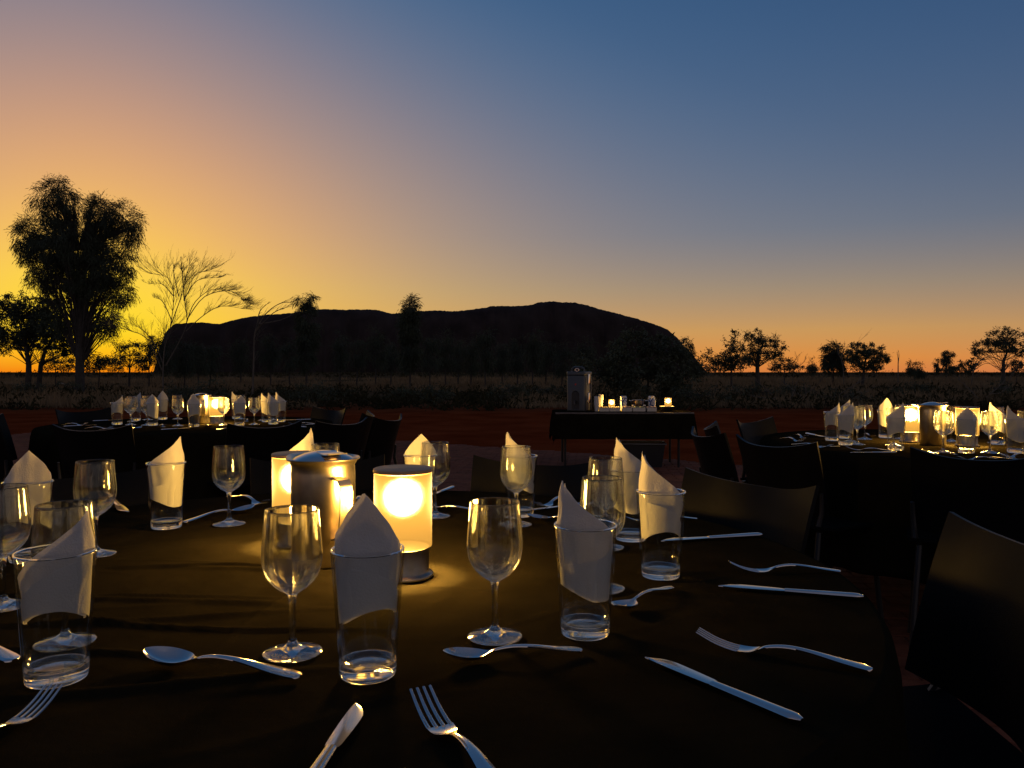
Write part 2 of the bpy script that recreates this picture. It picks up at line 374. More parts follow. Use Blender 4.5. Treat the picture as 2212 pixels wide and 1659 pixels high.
# ------------------------------------------------------------------ the rock
def rock():
    sil = [(325, 806), (337, 800), (350, 745), (363, 713), (381, 698), (431, 695), (478, 699), (502, 692), (539, 684), (580, 679), (634, 675.5), (674, 669), (706, 667),
           (750, 668.5), (789, 667.5), (812, 668), (833, 673), (849, 677), (875, 675), (905, 671.5), (948, 670), (984, 672), (1028, 667), (1068, 660.5), (1105, 660.5), (1140, 659), (1168, 652), (1191, 650.5),
           (1220, 652), (1247, 653.5), (1270, 659), (1287, 665), (1347, 680), (1387, 691), (1423, 703), (1441, 711), (1462, 729), (1480, 751), (1498, 769), (1512, 786), (1530, 806)]
    D0 = 3900.0
    def H(px):
        for (a, ya), (b, yb) in zip(sil, sil[1:]):
            if a <= px <= b:
                t = (px - a) / (b - a); return (HOR - (ya + (yb - ya) * t)) / F * D0
        return 0
    nx, ny = 420, 46; vs, fs = [], []
    for i in range(nx + 1):
        px = 325 + (1530 - 325) * i / nx; X = (px - CX) / F * D0; h = max(H(px), 0)
        h += h * .012 * noise.noise((px * .09, 0, 1)) + h * .008 * noise.noise((px * .3, 4, 1))
        g = noise.noise((px * .035, 7, 2)) * 90 + noise.noise((px * .11, 3, 2)) * 50 + noise.noise((px * .3, 3, 9)) * 16
        plan = max(0, 1 - (2 * i / nx - 1) ** 2) ** .6; front, rear = 190 * plan + 6, 900 * plan + 20
        for j in range(ny + 1):
            v = -1 + 2 * j / ny
            prof = max(0, 1 - abs(v) ** 3.2) ** .8
            z = h * prof
            z -= h * .10 * abs(noise.noise((px * .05 + v * .6, v * 1.2, 5))) * (1 - prof * .9)
            y = D0 + v * (front if v < 0 else rear) + g * (1 - prof) * .5 * plan
            vs.append((X, y, z - 2))
    for i in range(nx):
        for j in range(ny):
            a = i * (ny + 1) + j; fs.append((a, a + ny + 1, a + ny + 2, a + 1))
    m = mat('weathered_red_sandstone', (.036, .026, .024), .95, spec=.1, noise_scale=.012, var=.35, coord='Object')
    nt = m.node_tree; N = nt.nodes; L = nt.links; tc = N.new('ShaderNodeTexCoord'); mp = N.new('ShaderNodeMapping'); mp.inputs['Scale'].default_value = (.02, .004, .003)
    L.new(tc.outputs['Object'], mp.inputs[0]); t = N.new('ShaderNodeTexNoise'); t.inputs['Scale'].default_value = 1; t.inputs['Detail'].default_value = 7; L.new(mp.outputs[0], t.inputs['Vector'])
    u = N.new('ShaderNodeBump'); u.inputs['Strength'].default_value = .8; u.inputs['Distance'].default_value = 25; L.new(t.outputs['Fac'], u.inputs['Height']); L.new(u.outputs[0], N['Principled BSDF'].inputs['Normal'])
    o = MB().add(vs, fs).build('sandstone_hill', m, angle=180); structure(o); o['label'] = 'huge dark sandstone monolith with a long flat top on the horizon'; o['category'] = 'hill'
rock()

# ------------------------------------------------------------------ vegetation
GZ = -.12
def rnd_in_lobes(lobes, rng, shell=.35):
    tot = sum(l[3] * l[5] for l in lobes); t = rng.random() * tot
    for l in lobes:
        t -= l[3] * l[5]
        if t <= 0: break
    while True:
        u = Vector((rng.uniform(-1, 1), rng.uniform(-1, 1), rng.uniform(-1, 1)))
        if shell < u.length < 1: break
    return Vector((l[0] + u.x * l[3], l[1] + u.y * l[4], l[2] + u.z * l[5])), u
def mk_lobes(lpx, d, depth=.75):
    out = []
    for (cx, cyy, rx, ry) in lpx:
        c = AT(cx, cyy, d); k = d / F
        out.append((c.x, d, c.z, rx * k, max(rx * k * depth, .25), ry * k))
    return out
def blade(vs, fs, p, d, l, w, rng):
    s = d.cross(Vector((rng.uniform(-1, 1), rng.uniform(-1, 1), rng.uniform(-.4, .4)))); s = s.normalized() * w if s.length > 1e-5 else Vector((w, 0, 0))
    o = len(vs); m = p + d * l * .5
    vs += [p, m + s, p + d * l, m - s]; fs.append((o, o + 1, o + 2, o + 3))
def leaf_clump(vs, fs, c, r, n, l, w, rng, droop=0):
    for _ in range(n):
        p = c + Vector((rng.gauss(0, .45), rng.gauss(0, .45), rng.gauss(0, .4))) * r
        d = Vector((rng.uniform(-1, 1), rng.uniform(-1, 1), rng.uniform(-1, 1) - droop)).normalized()
        blade(vs, fs, p, d, l * rng.uniform(.6, 1.3), w * rng.uniform(.7, 1.2), rng)
def needle_clump(vs, fs, c, u, r, n, l, w, rng):
    for _ in range(n):
        p = c + Vector((rng.gauss(0, .4), rng.gauss(0, .4), rng.gauss(0, .35))) * r
        out = Vector((u.x * .5 + rng.uniform(-.45, .45), u.y * .5 + rng.uniform(-.45, .45), -.75 + max(u.z, 0) * 1.35 + rng.uniform(-.35, .3)))
        d = out.normalized(); ll = l * rng.uniform(.6, 1.25)
        blade(vs, fs, p, d, ll * .55, w, rng)
        d2 = (d + Vector((0, 0, -.55))).normalized(); blade(vs, fs, p + d * ll * .45, d2, ll * .6, w * .8, rng)
def bez(a, b, c, n):
    return [a * (1 - t) ** 2 + b * 2 * t * (1 - t) + c * t * t for t in [i / n for i in range(n + 1)]]
def tree(name, label, d, trunk, lobes, kind='needle', clumps=60, per=40, size=.5, leaf=(.35, .018), cr=.5, group=None, seed=1, trad=None, cat='tree', depth=.75, branches=True, shell=.25, mats=None):
    """trunk: pixels from the foot up; lobes: pixel ellipses of the crown; d: metres away"""
    rng = random.Random(seed); k = d / F
    pts = [AT(x, y, d) for x, y in trunk]; foot = pts[0].copy(); foot.z = GZ - .05
    pts = [foot] + pts[1:] if len(pts) > 1 else [foot]
    base = Vector((foot.x, foot.y, GZ)); root = thing(name, label, cat, base, 0, group)
    L3 = mk_lobes(lobes, d, depth)
    bm = MB(); r0 = (trad or 5) * k
    n = len(pts)
    rad = [max(r0 * (1 - .86 * (i / max(n - 1, 1)) ** 1.3), .012) for i in range(n)]
    loc = lambda p: p - base
    if n > 1: bm.tube([loc(p) for p in pts], rad, 7)
    vs, fs = [], []; tips = []
    for _ in range(clumps):
        c, u = rnd_in_lobes(L3, rng, shell)
        if kind == 'leaf' and rng.random() < .34: c = c + Vector((u.x, u.y * .5, u.z * .8)) * (rng.uniform(.1, .75) * cr * 2.2)
        tips.append((c, u))
    for i, (c, u) in enumerate(tips):
        if branches and n > 1:
            cand = [p for p in pts[1:] if p.z < c.z + .1] or [pts[1]]
            s = cand[-1] if rng.random() < .55 else rng.choice(cand)
            mid = s.lerp(c, .5) + Vector((0, 0, abs(c.z - s.z) * .12 + .1)); mid.x = s.x + (c.x - s.x) * .62
            q = bez(s, mid, c, 5); rr = max(r0 * .13 * rng.uniform(.5, 1.3), .3 * k)
            bm.tube([loc(p) for p in q], [rr * (1 - .7 * t / 5) for t in range(6)], 4, caps=False)
        if kind == 'needle': needle_clump(vs, fs, loc(c), u, cr, int(per * rng.uniform(.5, 1.4)), leaf[0], leaf[1], rng)
        else: leaf_clump(vs, fs, loc(c), cr * rng.uniform(.45, 1.5), int(per * rng.uniform(.3, 1.4)), leaf[0], leaf[1], rng, .3)
    if bm.v: bm.build('trunk', (mats or (M_BARK, 0))[0], root)
    me = bpy.data.meshes.new('crown'); me.from_pydata([tuple(v) for v in vs], [], fs); me.update(); me.materials.append(M_NEEDLE if kind == 'needle' else M_LEAF)
    link('crown', me, root)
    return root
def bare(name, label, d, limbs, r0=2.2, seed=1, group=None, twigs=10, tl=.28, spread=.55, cat='tree', bend=(0, 0, 0)):
    rng = random.Random(seed); k = d / F
    a = AT(*limbs[0][0], d); base = Vector((a.x, d, GZ)); root = thing(name, label, cat, base, 0, group)
    tk = MB(); tw = MB(); bend = Vector(bend)
    def twig(p, dr, l, r, lev):
        pts = [p]; q = p.copy(); dd = dr.copy(); n = 4
        for i in range(n):
            dd = (dd + Vector((rng.uniform(-.18, .18), rng.uniform(-.18, .18), rng.uniform(-.12, .2))) + bend * .25).normalized(); q = q + dd * l / n; pts.append(q)
        tw.tube(pts, [max(r * (1 - .75 * i / n), .13 * k) for i in range(n + 1)], 3, caps=False)
        if lev > 0:
            for i in range(rng.randint(2, 4)):
                j = rng.randint(1, n - 1); sd = Vector((rng.uniform(-1, 1), rng.uniform(-1, 1), rng.uniform(-.6, .8)))
                twig(pts[j], (dd + sd * spread).normalized(), l * rng.uniform(.45, .7), r * .6, lev - 1)
    for li, lp in enumerate(limbs):
        off = rng.uniform(-.9, .9) if li else 0
        pts = [AT(x, y, d) + Vector((0, off * i / max(len(lp) - 1, 1), 0)) for i, (x, y) in enumerate(lp)]
        if li == 0: pts[0].z = GZ - .05
        # smooth the limb
        q = []
        for i in range(len(pts) - 1):
            p0, p1, p2, p3 = pts[max(i - 1, 0)], pts[i], pts[i + 1], pts[min(i + 2, len(pts) - 1)]
            for t in (0, .25, .5, .75):
                q.append(.5 * ((2 * p1) + (p2 - p0) * t + (2 * p0 - 5 * p1 + 4 * p2 - p3) * t * t + (3 * p1 - p0 - 3 * p2 + p3) * t ** 3))
        q.append(pts[-1]); q = [p - base for p in q]; n = len(q)
        rr = r0 * k * (1 if li == 0 else .7); tk.tube(q, [max(rr * (1 - .85 * i / (n - 1)), .25 * k) for i in range(n)], 5, caps=False)
        length = sum((q[i + 1] - q[i]).length for i in range(n - 1))
        for _ in range(int(twigs * min(1.4, length / 2.6)) if twigs > 20 else twigs):
            i = min(int(n * rng.uniform(.3, 1)), n - 2); tg = (q[i + 1] - q[i]).normalized()
            sd = Vector((rng.uniform(-1, 1), rng.uniform(-1, 1), rng.uniform(-.4, .8)))
            twig(q[i], (tg + sd * spread).normalized(), length * tl * rng.uniform(.5, 1.2), rr * .3, 2 if twigs > 20 else 1)
    tk.build('trunk', M_DEAD, root)
    if tw.v: tw.build('twigs', M_DEAD, root)['kind'] = 'stuff'
    return root

def vegetation():
    N, Lf = 'needle', 'leaf'
    # tall heart-shaped desert oak
    tree('desert_oak_tree', 'tall desert oak with a heart-shaped drooping crown on a bare trunk', 38, [(172, 851), (172, 790), (173, 720), (173, 660), (174, 625), (172, 580), (168, 540)],
         [(122, 442, 46, 52), (124, 400, 10, 18), (228, 468, 44, 44), (288, 494, 14, 46), (66, 522, 26, 50), (150, 530, 74, 50), (240, 565, 44, 54), (98, 590, 34, 40), (200, 615, 50, 28), (262, 640, 20, 34), (232, 700, 18, 34), (120, 640, 14, 22), (136, 690, 9, 30)],
         N, clumps=900, per=40, leaf=(.34, .014), cr=.36, seed=3, trad=10, depth=.8, shell=.1)
    leafy = [
        ('mulga_tree', 'broad forked mulga tree in front of the sunset glow beside the tall oak', 44, [(60, 842), (62, 790), (58, 760), (50, 725), (40, 690)], [(20, 665, 42, 28), (70, 660, 38, 26), (112, 668, 30, 26), (40, 705, 50, 28), (100, 705, 40, 30), (10, 740, 26, 26), (110, 745, 26, 22)], 130, 56, (.26, .03), .5, 6.5),
        ('mulga_tree', 'second forked mulga tree leaning towards the tall desert oak', 45, [(82, 842), (88, 790), (98, 755), (118, 730), (140, 715)], [(130, 715, 34, 26), (150, 745, 26, 22), (90, 690, 34, 22), (60, 735, 24, 18)], 76, 52, (.26, .03), .5, 5.5),
        ('shrub', 'small rounded tree glowing orange between tall oak and dead tree', 52, [(278, 838), (280, 795), (281, 770), (278, 750)], [(262, 752, 16, 13), (290, 752, 20, 15), (278, 770, 28, 14), (300, 775, 12, 14), (256, 778, 12, 12)], 46, 40, (.2, .025), .42, 2.4),
        ('shrub', 'low tangled shrub at the foot of the tall desert oak', 48, [(212, 842), (215, 800), (220, 785)], [(205, 782, 34, 18), (240, 788, 26, 14)], 48, 36, (.22, .024), .4, 1.6),
        ('shrub', 'low shrub against orange light under the leaning mulga tree', 50, [(120, 842), (120, 800), (118, 785)], [(112, 782, 22, 18), (145, 785, 18, 16)], 28, 34, (.22, .024), .4, 1.6),
        ('shrub', 'bushy shrub crowding the stump end of the rock silhouette', 50, [(322, 842), (322, 800), (322, 770)], [(318, 768, 16, 26), (332, 745, 14, 22), (300, 792, 20, 12)], 36, 40, (.22, .026), .42, 1.8),
        ('shrub', 'large green bush spreading in front of the rounded rock end', 30, [(1400, 864), (1400, 810), (1395, 770)], [(1372, 740, 40, 32), (1425, 765, 60, 42), (1345, 790, 55, 40), (1290, 805, 44, 38), (1460, 810, 60, 40), (1400, 820, 90, 40)], 130, 60, (.2, .032), .42, 3),
        ('shrub', 'leafy acacia bush with upright sprays beside the rock end', 55, [(1580, 838), (1580, 790), (1578, 760)], [(1582, 745, 18, 30), (1548, 765, 20, 22), (1525, 785, 18, 16), (1590, 780, 34, 22), (1560, 785, 34, 16)], 66, 44, (.24, .034), .42, 2.6),
        ('mulga_tree', 'crooked dark-trunked tree with open crown next to the acacia bush', 56, [(1637, 838), (1636, 795), (1638, 765), (1645, 750), (1650, 738)], [(1620, 738, 26, 20), (1655, 732, 22, 18), (1682, 750, 16, 14), (1645, 765, 40, 18), (1612, 768, 16, 18), (1634, 722, 12, 10)], 72, 44, (.26, .028), .4, 5),
        ('shrub', 'low round bush trailing off beside the crooked dark-trunked tree', 60, [(1695, 834), (1694, 800), (1694, 788)], [(1695, 785, 26, 16), (1722, 795, 14, 8), (1672, 792, 14, 10)], 36, 36, (.22, .028), .4, 1.6),
        ('mulga_tree', 'wide flat-crowned dark tree with dense shade on the plain', 62, [(1862, 834), (1866, 800), (1870, 775), (1872, 758)], [(1850, 752, 20, 13), (1890, 755, 24, 14), (1912, 772, 16, 12), (1868, 772, 38, 18), (1880, 790, 26, 12), (1845, 785, 16, 14)], 78, 52, (.26, .036), .46, 3.6),
        ('mulga_tree', 'lone umbrella-shaped tree with forked limbs above the plain', 70, [(2167, 832), (2167, 805), (2168, 780), (2175, 762), (2172, 745)], [(2120, 752, 20, 14), (2140, 735, 22, 14), (2165, 722, 26, 14), (2195, 728, 28, 18), (2205, 750, 26, 16), (2160, 745, 30, 14), (2110, 765, 12, 8)], 86, 46, (.3, .032), .48, 4.5),
        ('shrub', 'dark round bush beside the thin plain tree', 150, [(2057, 815), (2057, 805)], [(2056, 797, 14, 9)], 16, 40, (.5, .1), .8, .8),
        ('shrub', 'squat bush with a sparse top near the umbrella tree', 150, [(2095, 815), (2095, 805)], [(2094, 798, 13, 8), (2100, 784, 10, 10)], 16, 34, (.5, .1), .8, .8),
        ('shrub', 'dense dark shrub under the lone umbrella tree', 72, [(2196, 830), (2194, 800)], [(2195, 792, 14, 14), (2210, 796, 12, 16)], 26, 36, (.26, .03), .4, 1.2),
    ]
    for i, (nm, lb, d, tr, lo, cl, per, leaf, cr, trad) in enumerate(leafy):
        tree(nm, lb, d, tr, lo, Lf, int(cl * 1.7), int(per * .95), leaf=(leaf[0] * .8, leaf[1] * .95), cr=cr * .58, seed=20 + i, trad=trad, cat='bush' if nm == 'shrub' else 'tree')
    oaks = [
        ('young desert oak with three light tufts rising over the rock line', 52, [(662, 839), (662, 780), (663, 720), (664, 680), (664, 650)], [(648, 657, 13, 16), (670, 650, 14, 18), (689, 660, 8, 9), (664, 690, 28, 26), (664, 730, 24, 40), (660, 775, 22, 30)], 64, 2.4),
        ('dense columnar young desert oak with a pointed tip before the rock', 48, [(886, 842), (886, 760), (886, 690), (887, 655)], [(887, 665, 12, 22), (886, 705, 19, 36), (886, 755, 19, 34), (885, 780, 16, 18)], 90, 2.6),
        ('slim desert oak poking up behind the rounded rock end', 80, [(1487, 828), (1487, 780), (1486, 745)], [(1487, 748, 8, 20), (1490, 768, 8, 14)], 24, 1.2),
        ('round-topped oak with hanging skirt next to a leaning bare sapling', 64, [(1800, 832), (1800, 795), (1799, 765), (1799, 750)], [(1799, 757, 19, 15), (1800, 780, 20, 16), (1786, 790, 9, 12), (1818, 785, 9, 16)], 54, 2.2),
        ('thin ragged young oak near the low trailing bush', 95, [(1754, 825), (1754, 800), (1754, 782)], [(1754, 790, 7, 13), (1757, 798, 9, 6)], 18, .8),
        ('short shaggy oak sapling standing past the bare forked stick', 120, [(1967, 820), (1967, 800), (1966, 785)], [(1967, 793, 8, 14), (1969, 800, 10, 6)], 20, .9),
        ('tiny cone-shaped dark conifer on the plain', 95, [(1986, 825), (1986, 800)], [(1986, 797, 7, 11), (1986, 806, 10, 7)], 20, .7),
        ('tiny crooked sapling beside the taller thin plain tree', 130, [(2022, 819), (2022, 800), (2021, 788)], [(2021, 788, 4, 5), (2024, 797, 5, 6)], 12, .7),
        ('thin tall plain tree with loose layered tufts', 110, [(2045, 821), (2045, 800), (2046, 780), (2046, 762)], [(2047, 762, 11, 9), (2041, 778, 14, 8), (2050, 776, 10, 8), (2046, 795, 10, 8)], 36, 1.2),
        ('little lollipop-shaped sapling beyond the dark round bush', 150, [(2077, 815), (2077, 800), (2077, 790)], [(2077, 787, 7, 6), (2078, 798, 5, 5)], 12, .6),
    ]
    for i, (lb, d, tr, lo, cl, trad) in enumerate(oaks):
        tree('desert_oak_tree', lb, d, tr, lo, N, int(cl * 1.5), 52 if d < 70 else 26, leaf=(.42 * (d / 50) ** .25, .019 * (d / 50) ** .8), cr=.34 * (d / 50) ** .1, seed=50 + i, trad=trad)
    # the dim stand of trees in front of the rock
    rng = random.Random(5); k = 0
    gx = (352, 398, 428, 455, 520, 585, 625, 735, 772, 812, 845, 928, 962, 990, 1018, 1048, 1085, 1118, 1150, 1180, 1215, 1262)
    nth = ['first', 'second', 'third', 'fourth', 'fifth', 'sixth', 'seventh', 'eighth', 'ninth', 'tenth', 'eleventh', 'twelfth']
    def grove_label(x):
        side = [q for q in gx if (q < 886) == (x < 886)]; side.sort(key=lambda q: abs(q - 886))
        return f"dim slender grove oak, {nth[side.index(x)]} from the columnar oak on the {'dead tree' if x < 886 else 'drink dispenser'} side"
    for (x, top, d) in [(352, 722, 48), (398, 728, 50), (428, 736, 54), (455, 740, 58), (520, 730, 60), (585, 720, 56), (625, 735, 62), (735, 715, 60), (772, 722, 66), (812, 712, 58), (845, 730, 62), (928, 722, 56), (962, 715, 60), (990, 740, 66), (1018, 730, 60), (1048, 712, 50), (1085, 735, 64), (1118, 730, 58), (1150, 705, 54), (1180, 735, 62), (1215, 740, 60), (1262, 738, 52)]:
        by = HOR + F * 1.21 / d; w = rng.uniform(14, 22); j = rng.uniform(-5, 5); h = by - top
        lo = [(x, top + h * .18, w * .8, h * .16), (x + j, top + h * .38, w, h * .2), (x - j, top + h * .55, w * .8, h * .12)]
        tree('desert_oak_tree', grove_label(x), d, [(x + rng.uniform(-2, 2), by), (x, by - h * .3), (x + j * .3, by - h * .6), (x, top + h * .1)], lo, N, 34, 34, leaf=(.5, .018), cr=.5, seed=100 + k, trad=1.8, group='grove of oaks before the rock'); k += 1
    # bare trees
    bare('dead_tree', 'leafless fan-shaped dead tree beside the tall desert oak', 34,
         [[(352, 862), (352, 800), (356, 750), (368, 705), (375, 640), (362, 600), (322, 590)], [(368, 705), (386, 640), (392, 595), (396, 566)], [(354, 790), (332, 738), (300, 706), (256, 690)], [(350, 800), (326, 735), (296, 716), (270, 710)],
          [(358, 790), (402, 705), (399, 645), (420, 595), (448, 585)], [(402, 700), (418, 650), (460, 622), (520, 648)], [(402, 715), (440, 682), (480, 662), (530, 668)], [(399, 645), (424, 605), (472, 598)], [(404, 690), (440, 640), (495, 628), (528, 655)],
          [(375, 640), (345, 612), (312, 612)], [(370, 690), (345, 650), (318, 640)], [(386, 640), (372, 590), (368, 570)], [(398, 650), (402, 600), (408, 570)]],
         r0=1.7, seed=11, twigs=24, tl=.19, spread=.5, bend=(.2, 0, .12))
    bare('dead_tree', 'sparse wind-bent dead tree rising past the rock ridge', 36, [[(545, 860), (548, 780), (550, 720), (560, 690)], [(550, 720), (570, 680), (600, 655), (625, 652)], [(552, 715), (590, 676), (622, 662)], [(556, 700), (562, 672), (580, 655)], [(560, 700), (600, 690), (630, 672)]], r0=2.4, seed=12, twigs=8, tl=.25, spread=.35, bend=(.5, 0, .1))
    bare('dead_tree', 'leaning bare sapling between round-topped oak and flat-crowned tree', 62, [[(1822, 834), (1822, 800), (1818, 775), (1826, 752), (1848, 742)], [(1820, 790), (1832, 765), (1848, 750)], [(1819, 780), (1814, 760), (1822, 744)]], r0=1.5, seed=13, twigs=4, tl=.3, spread=.35)
    bare('dead_tree', 'bare forked stick standing alone on the plain', 75, [[(1940, 830), (1940, 795), (1940, 778), (1938, 760)], [(1940, 785), (1946, 768), (1949, 757)]], r0=1.6, seed=14, twigs=3, tl=.15, spread=.3)
    bare('dead_tree', 'bare twigs beside the low round bush on the plain', 60, [[(1712, 834), (1715, 800), (1725, 775)], [(1715, 800), (1735, 785), (1748, 772)], [(1714, 800), (1712, 780), (1716, 768)]], r0=1.2, seed=15, twigs=5, tl=.3, spread=.4)
    bare('dead_shrub', 'arching bare bramble beneath the lone umbrella tree', 66, [[(2098, 832), (2104, 800), (2122, 775), (2150, 772)], [(2104, 800), (2128, 785), (2152, 792)], [(2175, 830), (2190, 800), (2205, 770)], [(2180, 815), (2196, 790), (2214, 778)], [(2100, 806), (2112, 782), (2136, 776), (2158, 786)]], r0=1.3, seed=16, twigs=6, tl=.3, spread=.5, cat='shrub')
    dd = [('fallen dead branch lying in dry grass beyond the serving table', 27, [[(1690, 884), (1665, 850), (1630, 820)], [(1675, 862), (1640, 858), (1600, 846)], [(1690, 884), (1720, 855), (1736, 830)]]),
          ('long fallen dead limb slanting through dry grass by the shrubs', 29, [[(1765, 872), (1800, 860), (1840, 835), (1872, 815)], [(1790, 866), (1760, 850), (1735, 835)], [(1800, 860), (1850, 852), (1890, 846)]]),
          ('upright dead sticks in scrub behind the serving table', 28, [[(1742, 876), (1740, 840), (1733, 815)], [(1740, 850), (1755, 838), (1765, 822)], [(1742, 866), (1722, 842), (1712, 828)]]),
          ('dead branch leaning in the scrub below the umbrella tree', 28, [[(2105, 878), (2140, 850), (2170, 825)], [(2120, 868), (2108, 840), (2100, 820)], [(2140, 850), (2165, 850), (2190, 840)]])]
    for i, (lb, d, lm) in enumerate(dd): bare('dead_branch', lb, d, lm, r0=1.8, seed=30 + i, twigs=6, tl=.25, spread=.5, cat='branch')
vegetation()

def scrub():
    rng = random.Random(9)
    vs, fs = [], []
    for _ in range(20000):                                    # pale dry grass on the open ground
        d = 25.5 + 110 * rng.random() ** 1.6; x = rng.uniform(-.75, .75) * d
        dens = noise.noise((x * .06, d * .05, 1)) + .25 * sst(36, 50, d) + (.25 if x > 0 else -.1)
        if dens < .02: continue
        h = (.22 + .5 * max(0, noise.noise((x * .22, d * .22, 6)))) * rng.uniform(.7, 1.35) * (1 + d / 160); c = Vector((x, d, GZ))
        for _ in range(6):
            p = c + Vector((rng.gauss(0, .22), rng.gauss(0, .22), 0)); dr = Vector((rng.uniform(-.5, .5), rng.uniform(-.5, .5), 1)).normalized()
            blade(vs, fs, p, dr, h * rng.uniform(.6, 1.1), .013 * (1 + d / 55), rng)
    me = bpy.data.meshes.new('dry_grass'); me.from_pydata([tuple(v) for v in vs], [], fs); me.update(); me.materials.append(M_GRASS)
    o = link('dry_grass', me); tag(o, 'pale dry spinifex grass spread over the plain below the trees', 'grass', None, 'stuff')
    vs, fs = [], []
    for _ in range(1700):                                    # dark low scrub, thickest along the edge of the sand
        d = 23.5 + 30 * rng.random() ** 2.4; x = rng.uniform(-.78, .78) * d
        if d < 24.5 + 1.5 * noise.noise((x * .3, 0, 0)): continue
        h = rng.uniform(.08, .36); c = Vector((x, d, GZ + h * .4))
        leaf_clump(vs, fs, c, h * 1.2, 16, .16 * (1 + d / 60), .024 * (1 + d / 50), rng, -.4)
    me = bpy.data.meshes.new('low_scrub'); me.from_pydata([tuple(v) for v in vs], [], fs); me.update(); me.materials.append(M_SCRUB)
    o = link('low_scrub', me); tag(o, 'dark low scrub and ground cover along the edge of the red sand', 'scrub', None, 'stuff')
    # distant scrub line on the horizon
    vs, fs = [], []
    for _ in range(2600):
        d = rng.uniform(160, 900); x = rng.uniform(-.8, .8) * d; h = rng.uniform(.4, 1.3)
        leaf_clump(vs, fs, Vector((x, d, GZ + h * .5)), h * 1.1, 8, .7, .22, rng)
    me = bpy.data.meshes.new('far_scrub'); me.from_pydata([tuple(v) for v in vs], [], fs); me.update(); me.materials.append(M_SCRUB)
    o = link('far_scrub', me); tag(o, 'thin line of far scrub along the desert horizon', 'scrub', None, 'stuff')
scrub()
def saltbush():
    rng = random.Random(21); spots = []
    for i in range(22):
        px = 40 + 2140 * (i + rng.uniform(.1, .9)) / 22; d = rng.uniform(25.5, 40); spots.append((px, d, rng.uniform(.35, .95), rng.uniform(.6, 1.5)))
    left = sorted([q for q in spots if q[0] < 1340], key=lambda q: -q[0]); right = sorted([q for q in spots if q[0] >= 1340], key=lambda q: q[0])
    nth = ['first', 'second', 'third', 'fourth', 'fifth', 'sixth', 'seventh', 'eighth', 'ninth', 'tenth', 'eleventh', 'twelfth', 'thirteenth', 'fourteenth']
    for side, nm in ((left, 'tall oak'), (right, 'umbrella tree')):
        for k, (px, d, h, w) in enumerate(side):
            by = HOR + F * 1.21 / d; kk = F / d
            lo = [(px + rng.uniform(-.5, .5) * w * kk, by - h * kk * rng.uniform(.35, .6), w * kk * rng.uniform(.4, .7), h * kk * rng.uniform(.3, .5)) for _ in range(3)]
            tree('saltbush', f'{nth[k]} dark saltbush mound along the scrub from the serving table towards the {nm}', d, [(px, by), (px, by - h * kk * .3), (px + 2, by - h * kk * .5)], lo, 'leaf', 34, 30, leaf=(.11, .020), cr=.20, seed=300 + k + (50 if nm[0] == 'u' else 0), trad=.7, cat='bush', shell=.05, group='saltbush mounds in the scrub')
saltbush()
def pale_stone():
    p = P(131, 834, GZ); mb = MB(); n = 14; k = p.y / F
    prof = [(0, 0), (.9, 0), (1, .4), (.8, .85), (.4, 1), (0, 1.02)]
    mb.lathe([(r * 13 * k, z * 7 * k) for r, z in prof], 18)
    mb.v = [(x * (1 + .15 * noise.noise((x * 3, y * 3, z))), y * .5, z * (1 + .2 * noise.noise((x * 4, y, 1)))) for x, y, z in mb.v]
    o = mb.build('boulder', mat('pale_limestone', (.42, .36, .28), .9, noise_scale=3, var=.2)); o.location = p
    tag(o, 'small flat pale boulder lying in the dark scrub', 'rock')
pale_stone()

